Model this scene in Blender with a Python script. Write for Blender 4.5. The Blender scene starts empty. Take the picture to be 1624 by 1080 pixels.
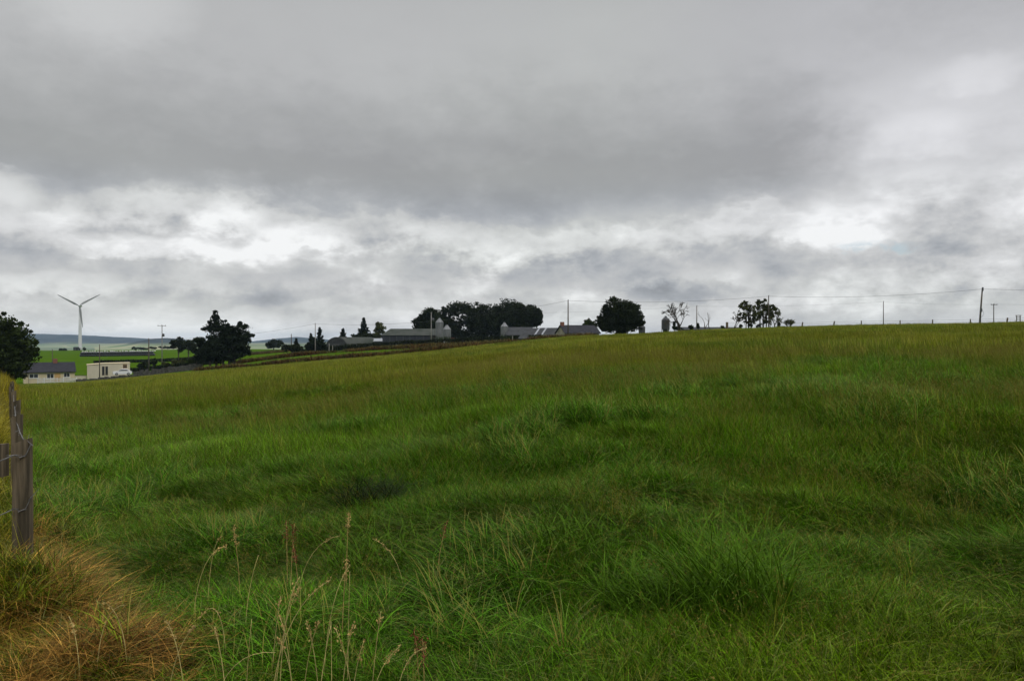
import bpy, math, random
import numpy as np
R = math.radians
scn = bpy.context.scene
COL = scn.collection
rng = np.random.default_rng(7)
random.seed(7)
EYE = 1.65
F = 1218.0            # focal length of the photograph in its own pixels (27 mm on a 36 mm frame)
CX, CY = 812.0, 540.0

# ------------------------------------------------------------------ camera
cam = bpy.data.cameras.new('camera')
cam.lens = 27.0; cam.sensor_width = 36.0
cam.clip_start = 0.1; cam.clip_end = 40000
camo = bpy.data.objects.new('camera', cam); COL.objects.link(camo)
camo.location = (0, 0, EYE); camo.rotation_euler = (R(90), 0, 0)
scn.camera = camo

# ------------------------------------------------------------------ small node language
class S:
    """a socket with arithmetic"""
    nt = None
    def __init__(self, s): self.s = s
    @staticmethod
    def _m(op, *a, clamp=False):
        n = S.nt.nodes.new('ShaderNodeMath'); n.operation = op; n.use_clamp = clamp
        for i, v in enumerate(a):
            if isinstance(v, S): S.nt.links.new(v.s, n.inputs[i])
            else: n.inputs[i].default_value = v
        return S(n.outputs[0])
    def __add__(s, o): return S._m('ADD', s, o)
    __radd__ = __add__
    def __sub__(s, o): return S._m('SUBTRACT', s, o)
    def __rsub__(s, o): return S._m('SUBTRACT', o, s)
    def __mul__(s, o): return S._m('MULTIPLY', s, o)
    __rmul__ = __mul__
    def __truediv__(s, o): return S._m('DIVIDE', s, o)
def sm(v, a, b, to0=0.0, to1=1.0):
    n = S.nt.nodes.new('ShaderNodeMapRange'); n.interpolation_type = 'SMOOTHSTEP'
    S.nt.links.new(v.s, n.inputs[0])
    n.inputs[1].default_value = a; n.inputs[2].default_value = b
    n.inputs[3].default_value = to0; n.inputs[4].default_value = to1
    return S(n.outputs[0])
def ramp(v, pts, lo, hi, interp='B_SPLINE'):
    """piecewise curve through (x, grey) points"""
    n = S.nt.nodes.new('ShaderNodeFloatCurve')
    c = n.mapping.curves[0]
    xs = [((p[0]-lo)/(hi-lo), p[1]) for p in pts]
    while len(c.points) < len(xs): c.points.new(0.5, 0.5)
    for q, p in zip(c.points, xs): q.location = p
    n.mapping.update()
    S.nt.links.new(((v-lo)*(1/(hi-lo))).s, n.inputs[1])
    return S(n.outputs[0])
def vec(x, y, z):
    n = S.nt.nodes.new('ShaderNodeCombineXYZ')
    for i, v in enumerate((x, y, z)):
        if isinstance(v, S): S.nt.links.new(v.s, n.inputs[i])
        else: n.inputs[i].default_value = v
    return S(n.outputs[0])
def noise(v, scale, detail=4, rough=.55, dist=0.0):
    n = S.nt.nodes.new('ShaderNodeTexNoise')
    if v is not None: S.nt.links.new(v.s, n.inputs['Vector'])
    n.inputs['Scale'].default_value = scale; n.inputs['Detail'].default_value = detail
    n.inputs['Roughness'].default_value = rough; n.inputs['Distortion'].default_value = dist
    return S(n.outputs[0])
def mixc(f, a, b):
    n = S.nt.nodes.new('ShaderNodeMix'); n.data_type = 'RGBA'
    for sock, v in ((n.inputs[0], f), (n.inputs[6], a), (n.inputs[7], b)):
        if isinstance(v, S): S.nt.links.new(v.s, sock)
        elif isinstance(v, (tuple, list)): sock.default_value = (*v[:3], 1)
        else: sock.default_value = v
    return S(n.outputs[2])
def mulc(a, b):
    n = S.nt.nodes.new('ShaderNodeMix'); n.data_type = 'RGBA'; n.blend_type = 'MULTIPLY'; n.inputs[0].default_value = 1
    for sock, v in ((n.inputs[6], a), (n.inputs[7], b)):
        if isinstance(v, S): S.nt.links.new(v.s, sock)
        else: sock.default_value = (*v[:3], 1)
    return S(n.outputs[2])

# ------------------------------------------------------------------ world: broken overcast
SUN_EL, SUN_AZ = 48.0, -35.0          # azimuth from straight ahead (+y), clockwise
w = bpy.data.worlds.new('World'); scn.world = w; w.use_nodes = True
S.nt = w.node_tree; S.nt.nodes.clear()
tc = S.nt.nodes.new('ShaderNodeTexCoord')
sep = S.nt.nodes.new('ShaderNodeSeparateXYZ'); S.nt.links.new(tc.outputs['Generated'], sep.inputs[0])
dx, dy, dz = (S(sep.outputs[i]) for i in range(3))
DEG = 180/math.pi
az = S._m('ARCTAN2', dx, dy)*DEG
el = S._m('ARCSINE', dz)*DEG
zc = S._m('MAXIMUM', dz, 0.0)+0.10
deck = vec(dx/zc, dy/zc, 0.0)                       # the cloud layer seen in perspective
low = vec(az*0.085, el*0.15, 0.7)                  # heaped clouds low over the horizon
n_deck = noise(deck, 0.9, 7, .55, .3)
n_soft = noise(deck, 0.38, 3, .5)
n_low = noise(low, 1.0, 9, .60, .2)
n_low2 = noise(vec(az*0.15, el*0.27, 3.1), 1.0, 8, .55, .15)
n_fine = noise(vec(az*0.5, el*0.8, 5.0), 1.0, 9, .62, .1)
eld = el + (n_low-0.5)*8.0 + (n_fine-0.5)*3.4 + (n_low2-.5)*4.5      # ragged cloud edges
azd = az + (n_low-0.5)*22.0 + (n_low2-.5)*8
HI = 60.0
left = ramp(eld, [(-8, .66), (0, .82), (1.4, .76), (2.6, .58), (4.0, .60), (5.4, .56), (6.8, .66), (8.0, .72), (9.2, .56), (10.6, .40), (12, .355), (14, .38),
                  (17, .44), (20, .49), (25, .47), (40, .40), (60, .42)], -8, HI)
right = ramp(eld, [(-8, .66), (0, .80), (1.4, .72), (2.8, .56), (4.5, .64), (6.5, .68), (9, .66), (12, .64), (15, .60), (18, .54), (21, .49), (25, .45), (40, .40), (60, .42)], -8, HI)
wr = sm(azd, 17.0, 28.0)
B = left*(1.0-wr)+right*wr
lowmask = sm(el, 8.5, 12.5, 1, 0)
B = B*(1.0+(n_low2-.5)*(lowmask*1.5+.10)+(n_fine-.5)*(lowmask*.52+.05+wr*.22)+(n_deck-.5)*.10+(n_soft-.5)*.30)
# bright torn gaps under the dark base
gap = sm(n_low2, .54, .70)*sm(el, 9.6, 7.5, 0, 1)*sm(el, 1.5, 4.0)
B = B+gap*.17
def patch(a0, e0, ra, re, soft=1.0):
    u = (az+(n_low2-.5)*4-a0)*(1/ra); v = (el+(n_fine-.5)*2.0-e0)*(1/re)
    return sm(u*u+v*v, 1.0, 0.0)
B = B+patch(-33.5, 9.3, 3.0, 1.6)*.25+patch(-20.5, 8.6, 3.2, 1.5)*.22+patch(-15.2, 7.4, 4.5, 1.1)*.22+patch(-25.5, 6.2, 7.5, .9)*.24+patch(-31, 3.6, 5, 1.0)*.14
B = B+patch(20.5, 7.6, 2.2, 1.0)*.12+patch(28, 10.2, 4.2, 1.5)*.10+sm(el, 2.0, .6)*sm(az, -12, -20)*.14+patch(27.5, 13.2, 4.0, 1.9)*.10+patch(31, 16.5, 4.0, 1.5)*.08+patch(24, 8.6, 3.4, .9)*.12+patch(29, 15.5, 6.5, 3.0)*.05+patch(-28, 21.5, 6.5, 3.5)*.09
B = B-patch(-1, 5.2, 9.0, 1.6)*.11-patch(12.5, 3.6, 5.5, 1.1)*.14-patch(-24, 2.8, 9, 1.0)*.07
B = S._m('MINIMUM', S._m('MAXIMUM', B, .12), .95)*(1.0+sm(el, 26, 60)*3.0)     # an overcast sky is brightest overhead
warm = sm(n_soft, .35, .65)
tint = mixc(warm, (.995, 1.0, 1.005), (.985, 1.005, .985))
tint = mixc(sm(az, 4, 24)*sm(el, 4, 14), tint, (.992, .992, 1.022))
tint = mixc(lowmask*sm(B, .36, .6, 1, 0), tint, (.95, .99, 1.06))
cloud = mulc(tint, vec(B, B, B))
sky = S.nt.nodes.new('ShaderNodeTexSky'); sky.sky_type = 'NISHITA'; sky.sun_disc = False
sky.sun_elevation = R(SUN_EL); sky.sun_rotation = R(SUN_AZ)
b1 = S.nt.nodes.new('ShaderNodeBackground'); S.nt.links.new(sky.outputs[0], b1.inputs[0]); b1.inputs[1].default_value = .10
b2 = S.nt.nodes.new('ShaderNodeBackground'); S.nt.links.new(cloud.s, b2.inputs[0]); b2.inputs[1].default_value = 1.0
hole = patch(25.2, 6.3, 2.6, .55)*sm(n_fine, .40, .62)
mx = S.nt.nodes.new('ShaderNodeMixShader'); S.nt.links.new((hole*.75+.03).s, mx.inputs[0])
S.nt.links.new(b2.outputs[0], mx.inputs[1]); S.nt.links.new(b1.outputs[0], mx.inputs[2])
wo = S.nt.nodes.new('ShaderNodeOutputWorld'); S.nt.links.new(mx.outputs[0], wo.inputs[0])
w.cycles.sampling_method = 'MANUAL'; w.cycles.sample_map_resolution = 512

sl = bpy.data.lights.new('sun', 'SUN'); sl.energy = 0.9; sl.angle = R(20); sl.color = (1, .96, .9)
so = bpy.data.objects.new('sun', sl); COL.objects.link(so)
so.rotation_euler = (R(90-SUN_EL), 0, R(180-SUN_AZ)+math.pi)   # light arrives from ahead and to the left
so.location = (0, 0, 60)

scn.view_settings.view_transform = 'Standard'; scn.view_settings.look = 'None'
scn.view_settings.exposure = 0.0; scn.view_settings.gamma = 1.0
scn.render.engine = 'CYCLES'
cy = scn.cycles
cy.max_bounces = 5; cy.diffuse_bounces = 3; cy.glossy_bounces = 2; cy.transmission_bounces = 3; cy.volume_bounces = 0
cy.caustics_reflective = cy.caustics_refractive = False

# ------------------------------------------------------------------ materials
def mat(name, col, rough=.8, var=.25, scale=3.0, spec=.3, metal=0.0, col2=None, detail=5, trans=0.0, stretch=None, bump=0.0):
    """base colour broken up by noise in the object's own space"""
    m = bpy.data.materials.new(name); m.use_nodes = True
    S.nt = m.node_tree; S.nt.nodes.clear()
    t = S.nt.nodes.new('ShaderNodeTexCoord')
    v = S(t.outputs['Object'])
    if stretch:
        mp = S.nt.nodes.new('ShaderNodeMapping'); mp.inputs['Scale'].default_value = stretch
        S.nt.links.new(v.s, mp.inputs[0]); v = S(mp.outputs[0])
    n = noise(v, scale, detail, .6)
    c2 = col2 or tuple(c*(1-var) for c in col)
    c = mixc(sm(n, .32, .68), col if col2 else tuple(x*(1+var) for x in col), c2)
    p = S.nt.nodes.new('ShaderNodeBsdfPrincipled')
    S.nt.links.new(c.s, p.inputs['Base Color'])
    p.inputs['Roughness'].default_value = rough; p.inputs['Specular IOR Level'].default_value = spec; p.inputs['Metallic'].default_value = metal
    if bump:
        b = S.nt.nodes.new('ShaderNodeBump'); b.inputs['Strength'].default_value = bump; b.inputs['Distance'].default_value = .02
        S.nt.links.new(n.s, b.inputs['Height']); S.nt.links.new(b.outputs[0], p.inputs['Normal'])
    o = S.nt.nodes.new('ShaderNodeOutputMaterial')
    out = p.outputs[0]
    if trans:
        tr = S.nt.nodes.new('ShaderNodeBsdfTranslucent'); S.nt.links.new(c.s, tr.inputs[0])
        ms = S.nt.nodes.new('ShaderNodeMixShader'); ms.inputs[0].default_value = trans
        S.nt.links.new(p.outputs[0], ms.inputs[1]); S.nt.links.new(tr.outputs[0], ms.inputs[2]); out = ms.outputs[0]
    S.nt.links.new(out, o.inputs[0])
    return m
M = {}
M['leaf'] = mat('leaf_broad', (.028, .042, .009), .6, .35, .55, .05, trans=.15)
M['leaf_dark'] = mat('leaf_dark', (.017, .024, .008), .6, .35, .5, .05, trans=.08)
M['leaf_conifer'] = mat('leaf_conifer', (.012, .019, .008), .65, .35, .8, .05)
M['leaf_olive'] = mat('leaf_olive', (.06, .068, .022), .6, .35, .9, .05, trans=.15)
M['leaf_fuchsia'] = mat('leaf_fuchsia', (.06, .05, .02), .6, .2, 1.6, .05, col2=(.16, .03, .03))
M['bark'] = mat('bark', (.06, .05, .04), .9, .4, 6, .15, stretch=(1, 1, .25), bump=.6)
M['bark_pale'] = mat('bark_pale', (.17, .15, .125), .9, .3, 6, .15, stretch=(1, 1, .25))
M['pole_wood'] = mat('pole_wood', (.085, .072, .06), .85, .3, 5, .2, stretch=(1, 1, .1))
M['pole_grey'] = mat('pole_grey', (.22, .21, .2), .8, .2, 5, .25, stretch=(1, 1, .1))
M['post_wood'] = mat('post_wood', (.17, .135, .092), .9, .0, 16, .1, col2=(.045, .038, .026), stretch=(1, 1, .08), bump=.9)
M['metal_dark'] = mat('metal_dark', (.07, .07, .075), .5, .2, 3, .5, .4)
M['wire'] = mat('wire', (.05, .05, .052), .6, .1, 1, .3, .3)
M['wire_old'] = mat('wire_old', (.13, .125, .12), .5, .35, 30, .4, .4)
M['galv'] = mat('galvanised', (.33, .34, .35), .42, .18, 4, .5, .75)
M['silo'] = mat('silo_steel', (.15, .155, .16), .42, .2, 1.5, .4, .35, stretch=(1, 1, .3))
M['silo_dark'] = mat('silo_dark', (.05, .052, .055), .5, .2, 1.5, .3, .2)
M['sheet_dark'] = mat('sheet_dark', (.032, .035, .046), .65, .2, .6, .25, stretch=(3, 3, .4))
M['sheet_grey'] = mat('sheet_grey', (.045, .047, .05), .8, .22, .8, .12)
M['fibre_roof'] = mat('fibre_roof', (.062, .067, .06), .85, .0, .35, .1, col2=(.035, .042, .033))
M['slate'] = mat('slate', (.026, .026, .032), .75, .25, 1.2, .12, stretch=(1, 1, 4))
M['skylight'] = mat('skylight', (.22, .235, .26), .35, .1, .8, .5)
M['cream'] = mat('cream_render', (.54, .46, .31), .85, .06, .6, .2)
M['cream_pale'] = mat('cream_pale', (.54, .49, .38), .85, .06, .6, .2)
M['stone_render'] = mat('stone_render', (.24, .22, .17), .9, .3, 1.2, .2)
M['white'] = mat('white_paint', (.75, .75, .74), .5, .05, 1.5, .4)
M['grp'] = mat('turbine_white', (.60, .61, .62), .5, .04, .1, .4)
M['grp_backlit'] = mat('turbine_backlit', (.26, .265, .27), .6, .04, .1, .2)  # white blades seen against the sky: their backlit shade is put into this grey
M['picket'] = mat('picket_paint', (.5, .5, .47), .7, .15, 2, .2)
M['glass'] = mat('window_glass', (.03, .035, .04), .08, .1, 1, .6)
M['door_dark'] = mat('door_dark', (.04, .035, .03), .5, .2, 2, .4)
M['door_tan'] = mat('door_tan', (.50, .31, .13), .6, .1, 2, .3)
M['brick'] = mat('chimney_brick', (.19, .085, .06), .9, .3, 8, .2)
M['wrap'] = mat('bale_wrap', (.016, .016, .019), .32, .3, 2, .6)
M['wrap_pale'] = mat('bale_pale', (.62, .62, .62), .5, .1, 2, .4)
M['stone'] = mat('field_stone', (.11, .105, .095), .95, .0, 2.2, .1, col2=(.05, .05, .045), bump=.8)
M['kiosk'] = mat('kiosk_green', (.018, .022, .02), .6, .2, 1, .3)
M['car_white'] = mat('car_white', (.72, .73, .74), .25, .02, 1, .6)
M['tyre'] = mat('tyre', (.02, .02, .02), .9, .1, 3, .2)
M['straw'] = mat('straw_dry', (.50, .41, .16), .75, .35, 9, .25, trans=.2)
M['seed_brown'] = mat('seed_brown', (.36, .25, .09), .85, .35, 30, .15)
M['dock_red'] = mat('dock_red', (.15, .05, .025), .85, .35, 30, .15)
M['tussock_green'] = mat('tussock_green', (.062, .128, .007), .5, .45, 14.0, .04, trans=.2)
M['rush_dark'] = mat('rush_dark', (.014, .024, .005), .6, .3, 3.0, .04, trans=.1)
M['hedge'] = mat('hedge_leaf', (.016, .022, .008), .7, .4, .7, .04)

# ------------------------------------------------------------------ object helpers
def tag(o, label=None, cat=None, group=None, kind=None):
    if label: o['label'] = label
    if cat: o['category'] = cat
    if group: o['group'] = group
    if kind: o['kind'] = kind
    return o
def empty(name, loc, rz=0.0, label=None, cat=None, group=None):
    o = bpy.data.objects.new(name, None); COL.objects.link(o); o.empty_display_size = .3
    o.location = loc; o.rotation_euler = (0, 0, rz)
    return tag(o, label, cat, group)
class MB:
    def __init__(s): s.v = []; s.f = []
    def add(s, vs, fs):
        b = len(s.v); s.v += [tuple(p) for p in vs]; s.f += [tuple(i+b for i in q) for q in fs]; return s
    def box(s, x0, x1, y0, y1, z0, z1):
        return s.add([(x0,y0,z0),(x1,y0,z0),(x1,y1,z0),(x0,y1,z0),(x0,y0,z1),(x1,y0,z1),(x1,y1,z1),(x0,y1,z1)],
              [(0,3,2,1),(4,5,6,7),(0,1,5,4),(1,2,6,5),(2,3,7,6),(3,0,4,7)])
    def tube(s, pts, rad, n=7, cap=True):
        pts = [np.array(p, float) for p in pts]; k = len(pts)
        if not hasattr(rad, '__len__'): rad = [rad]*k
        b = len(s.v)
        for i, p in enumerate(pts):
            d = pts[min(i+1, k-1)]-pts[max(i-1, 0)]; d = d/(np.linalg.norm(d)+1e-9)
            a = np.array((0, 1, 0)) if abs(d[1]) < .9 else np.array((1, 0, 0))
            u = np.cross(d, a); u /= np.linalg.norm(u); q = np.cross(d, u)
            for j in range(n):
                t = 2*math.pi*j/n
                s.v.append(tuple(p+rad[i]*(math.cos(t)*u+math.sin(t)*q)))
        for i in range(k-1):
            for j in range(n):
                s.f.append((b+i*n+j, b+i*n+(j+1) % n, b+(i+1)*n+(j+1) % n, b+(i+1)*n+j))
        if cap:
            s.f.append(tuple(b+j for j in range(n))[::-1]); s.f.append(tuple(b+(k-1)*n+j for j in range(n)))
        return s
    def lathe(s, prof, n=20, cx=0, cy=0):
        b = len(s.v)
        for r, z in prof:
            for j in range(n):
                t = 2*math.pi*j/n; s.v.append((cx+r*math.cos(t), cy+r*math.sin(t), z))
        for i in range(len(prof)-1):
            for j in range(n):
                s.f.append((b+i*n+j, b+i*n+(j+1) % n, b+(i+1)*n+(j+1) % n, b+(i+1)*n+j))
        s.f.append(tuple(b+j for j in range(n))[::-1]); s.f.append(tuple(b+(len(prof)-1)*n+j for j in range(n)))
        return s
    def prism(s, poly, a0, a1, axis='x'):
        """poly in the plane across axis, extruded from a0 to a1"""
        n = len(poly)
        def P(p, a): return {'x': (a, p[0], p[1]), 'y': (p[0], a, p[1]), 'z': (p[0], p[1], a)}[axis]
        vs = [P(p, a0) for p in poly]+[P(p, a1) for p in poly]
        fs = [tuple(range(n))[::-1], tuple(range(n, 2*n))]+[(i, (i+1) % n, n+(i+1) % n, n+i) for i in range(n)]
        return s.add(vs, fs)
    def build(s, name, m, parent=None, smooth=False):
        me = bpy.data.meshes.new(name); me.from_pydata(s.v, [], s.f); me.update()
        if m is not None: me.materials.append(m)
        if smooth: me.shade_smooth()
        o = bpy.data.objects.new(name, me); COL.objects.link(o)
        if parent is not None: o.parent = parent
        return o
def np_mesh(name, v, quads, m, parent=None, uv=None, smooth=False, tris=None):
    me = bpy.data.meshes.new(name)
    v = np.asarray(v, np.float32); nv = len(v)
    q = np.asarray(quads, np.int32); k = q.shape[1]
    me.vertices.add(nv); me.vertices.foreach_set('co', v.ravel())
    me.loops.add(q.size); me.loops.foreach_set('vertex_index', q.ravel())
    me.polygons.add(len(q)); me.polygons.foreach_set('loop_start', np.arange(0, q.size, k, dtype=np.int32))
    if uv is not None:
        l = me.uv_layers.new(name='UVMap'); l.data.foreach_set('uv', np.asarray(uv, np.float32)[q.ravel()].ravel())
    me.update(calc_edges=True)
    if smooth: me.shade_smooth()
    if m is not None: me.materials.append(m)
    o = bpy.data.objects.new(name, me); COL.objects.link(o)
    if parent is not None: o.parent = parent
    return o

# ------------------------------------------------------------------ numpy value noise
def vnoise(x, y, seed=0):
    x = np.asarray(x, float); y = np.asarray(y, float)
    xi = np.floor(x).astype(np.int64); yi = np.floor(y).astype(np.int64)
    fx = x-xi; fy = y-yi; fx = fx*fx*(3-2*fx); fy = fy*fy*(3-2*fy)
    def h(a, b):
        n = (a*374761393+b*668265263+seed*1442695041) & 0x7fffffff
        n = ((n ^ (n >> 13))*1274126177) & 0x7fffffff
        return ((n ^ (n >> 16)) & 0xffff)/65535.0
    return (h(xi, yi)*(1-fx)+h(xi+1, yi)*fx)*(1-fy)+(h(xi, yi+1)*(1-fx)+h(xi+1, yi+1)*fx)*fy
def fbm(x, y, seed=0, o=4):
    r = 0; a = .5; t = 0
    for i in range(o):
        r = r+a*vnoise(x, y, seed+i*17); t += a; a *= .5; x = x*2.03+5.1; y = y*2.03+9.7
    return r/t
def sstep(a, b, v):
    t = np.clip((np.asarray(v, float)-a)/(b-a), 0, 1); return t*t*(3-2*t)

# ------------------------------------------------------------------ the lie of the land
YS = [0, None, 200, 250, 300, 450, 760, 1100, 2500, 5000, 12000]
TAB = {  # column: field edge depth, z at the edge, then z at 200, 250, 300, 450, 760, 1100, 2500, 5000, 12000 m
 -500: (186, -9.9, -9.6, -9.4, -9.0, -7.6, -8.4, -13, -50, -52, -52),
  100: (180, -9.0, -9.3, -9.1, -8.7, -7.4, -8.3, -13, -50, -52, -52),
  250: (172, -6.2, -6.8, -7.2, -7.4, -7.2, -7.4, -13, -50, -52, -52),
  380: (166, -4.6, -4.0, -4.4, -4.8, -5.8, -6.0, -12, -50, -52, -52),
  500: (162, -3.1, -2.0, -1.6, -1.5, -4.0, -8.0, -13, -50, -52, -52),
  650: (162, -1.4, -.45, .3, .4, -1.0, -6.0, -13, -50, -52, -52),
  760: (158, .2, .6, .9, .9, 0, -6.0, -13, -50, -52, -52),
  900: (150, 2.25, 1.9, 1.7, 1.4, 0, -6.0, -13, -50, -52, -52),
 1150: (140, 3.5, 2.3, 1.8, 1.4, 0, -6.0, -13, -50, -52, -52),
 1400: (132, 4.2, 2.6, 1.9, 1.4, 0, -6.0, -13, -50, -52, -52),
 1624: (125, 4.5, 2.7, 1.9, 1.4, 0, -6.0, -13, -50, -52, -52),
 2200: (120, 5.2, 3.0, 2.0, 1.4, 0, -6.0, -13, -50, -52, -52)}
AZMAX = R(50)
_az = np.linspace(-AZMAX, AZMAX, 241)
_s = np.linspace(0, math.log(1+12000/40.), 600)
_y = 40*(np.exp(_s)-1)
_cols = sorted(TAB); _caz = np.array([math.atan((p-CX)/F) for p in _cols])
_cz = []
for p in _cols:
    r = TAB[p]; ys = [0, r[0]*.5, r[0]]+YS[2:]; zs = [0, r[1]*.47, r[1]]+list(r[2:])
    _cz.append(np.interp(_y, ys, zs))
_cz = np.array(_cz)
G = np.array([[0.0]])
G = np.stack([np.interp(_az, _caz, _cz[:, j]) for j in range(len(_y))], 1)
def _blur(a, k, ax):
    ker = np.exp(-.5*(np.arange(-3*k, 3*k+1)/k)**2); ker /= ker.sum()
    pad = [(0, 0), (0, 0)]; pad[ax] = (3*k, 3*k)
    b = np.pad(a, pad, mode='edge')
    return np.apply_along_axis(lambda q: np.convolve(q, ker, 'valid'), ax, b)
G = _blur(_blur(G, 6, 0), 4, 1)
EDGE_T = np.array([(p-CX)/F for p in _cols]); EDGE_D = np.array([TAB[p][0] for p in _cols], float)
def edge_depth(t): return np.interp(t, EDGE_T, EDGE_D)
FT = -0.643                                   # the left fence runs along this bearing (x = FT*y)
def land(x, y):
    x = np.asarray(x, float); y = np.asarray(y, float)
    a = np.arctan2(x, y); r = np.hypot(x, y)
    ac = np.clip(a, -AZMAX*.999, AZMAX*.999)
    yy = r*np.cos(ac)
    fi = (ac+AZMAX)/(2*AZMAX)*240; fj = np.log(1+yy/40.)/_s[1]
    i = np.clip(fi.astype(int), 0, 239); j = np.clip(fj.astype(int), 0, 598); u = np.clip(fi-i, 0, 1); v = np.clip(fj-j, 0, 1)
    z = (G[i, j]*(1-u)+G[i+1, j]*u)*(1-v)+(G[i, j+1]*(1-u)+G[i+1, j+1]*u)*v
    near = np.exp(-(r/55.)**2)
    z = z+near*sstep(1.5, 4, r)*((fbm(x/2.6, y/2.6, 3, 3)-.5)*.42+(fbm(x/9., y/9., 8, 2)-.5)*.5+(vnoise(x/.75, y/.75, 13)-.5)*.13)
    z = z+sstep(40, 90, r)*(1-sstep(300, 900, r))*(fbm(x/24., y/24., 11, 3)-.5)*.35
    # grassy bank on the far side of the left fence
    d = (x-FT*y)/math.hypot(1, FT)
    z = z+sstep(-.02, -.75, d)*(1-sstep(60, 95, y))*sstep(3.5, 8, y)*(.95+.3*(fbm(x/3., y/3., 21, 2)-.5))
    z = z+.27*np.exp(-((d-.02)/.38)**2)*sstep(3.7, 4.5, y)*(1-sstep(9, 16, y))      # rough verge at the foot of the fence
    z = z+.18*np.exp(-(((x+2.95)/.42)**2+((y-4.45)/.5)**2))
    # slumped straw heap at the bottom left
    z = z+.20*np.exp(-(((x+1.95)/.36)**2+((y-3.75)/.3)**2))
    return z
def Z(x, y): return float(land(np.array([x]), np.array([y]))[0])
def X(px, d): return (px-CX)/F*d
def H(py, d): return EYE+(CY-py)/F*d

# ground sheet: rings round the viewpoint out to the horizon
azs = np.concatenate([np.arange(-180, -52, 4.0), np.arange(-52, 52, .28), np.arange(52, 180, 4.0)])*math.pi/180
rs = np.concatenate([[0.0], np.geomspace(.8, 9500, 356)])
A, RR = np.meshgrid(azs, rs, indexing='ij')
gx = RR*np.sin(A); gy = RR*np.cos(A); gz = land(gx, gy)
na, nr = A.shape
ii, jj = np.meshgrid(np.arange(na), np.arange(nr-1), indexing='ij')
i2 = (ii+1) % na
q = np.stack([ii*nr+jj, ii*nr+jj+1, i2*nr+jj+1, i2*nr+jj], -1).reshape(-1, 4)

# land use, per vertex: long meadow / bright mown pasture / far fields
TT = np.where(gy > 1, gx/np.maximum(gy, 1), np.sign(gx)*2)
ED = edge_depth(TT)
past = sstep(1.0, 3.0, gy-ED)*(1-sstep(900, 1300, RR))
far = sstep(1000, 1800, RR)
def ground_mat():
    m = bpy.data.materials.new('ground_land'); m.use_nodes = True
    S.nt = m.node_tree; S.nt.nodes.clear()
    g = S.nt.nodes.new('ShaderNodeNewGeometry'); pos = S(g.outputs['Position'])
    a = S.nt.nodes.new('ShaderNodeAttribute'); a.attribute_name = 'landuse'
    sp = S.nt.nodes.new('ShaderNodeSeparateColor'); S.nt.links.new(a.outputs['Color'], sp.inputs[0])
    P_, Fa = S(sp.outputs[0]), S(sp.outputs[1])
    n1 = noise(pos, .08, 5, .6); n2 = noise(pos, 1.2, 6, .65); n3 = noise(pos, .004, 3, .5)
    mead = mixc(sm(n1, .35, .65), (.055, .078, .006), (.036, .070, .006))
    mead = mixc(sm(n2, .42, .62), mead, (.030, .034, .010))
    pas = mixc(sm(n1, .3, .7), (.045, .092, .004), (.060, .112, .005))
    pas = mixc(sm(n2, .5, .8), pas, (.04, .078, .006))
    fr = mixc(sm(n3, .4, .6), (.11, .16, .05), (.16, .17, .08))
    c = mixc(Fa, mixc(P_, mead, pas), fr)
    p = S.nt.nodes.new('ShaderNodeBsdfPrincipled'); S.nt.links.new(c.s, p.inputs['Base Color'])
    p.inputs['Roughness'].default_value = .95; p.inputs['Specular IOR Level'].default_value = .0
    b = S.nt.nodes.new('ShaderNodeBump'); b.inputs['Strength'].default_value = .7; b.inputs['Distance'].default_value = .15
    S.nt.links.new(n2.s, b.inputs['Height']); S.nt.links.new(b.outputs[0], p.inputs['Normal'])
    o = S.nt.nodes.new('ShaderNodeOutputMaterial'); S.nt.links.new(p.outputs[0], o.inputs[0])
    return m
go = np_mesh('ground', np.stack([gx, gy, gz], -1).reshape(-1, 3), q, ground_mat(), smooth=True)
ca = go.data.color_attributes.new('landuse', 'FLOAT_COLOR', 'POINT')
ca.data.foreach_set('color', np.stack([past, far, past*0, past*0+1], -1).reshape(-1, 4).astype(np.float32).ravel())
tag(go, 'rolling green farmland running out to the far valley', kind='structure')

# distant hills beyond the valley
def hills(name, prof, d0, depth, foot, label, m):
    pxs = np.arange(prof[0][0], prof[-1][0]+1, 4.0)
    top = np.interp(pxs, [p[0] for p in prof], [p[1] for p in prof])
    top = top+(fbm(pxs/22., pxs*0, 5, 4)-.5)*1.6
    us = np.linspace(0, 1, 24)
    vs = []
    for p, t in zip(pxs, top):
        for u in us:
            d = d0-depth*(1-u*2) if u > .5 else d0-depth*(1-2*u)
            h = H(t, d0)
            k = math.sin(math.pi*u)**1.3
            vs.append((X(p, d), d, foot+(h-foot)*k*(1+.05*(vnoise(p/9., u*9, 4)-.5)*(1-k))))
    n = len(us); k = len(pxs)
    a, b = np.meshgrid(np.arange(k-1), np.arange(n-1), indexing='ij')
    qq = np.stack([a*n+b, (a+1)*n+b, (a+1)*n+b+1, a*n+b+1], -1).reshape(-1, 4)
    return tag(np_mesh(name, vs, qq, m, smooth=True), label, kind='structure')
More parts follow.
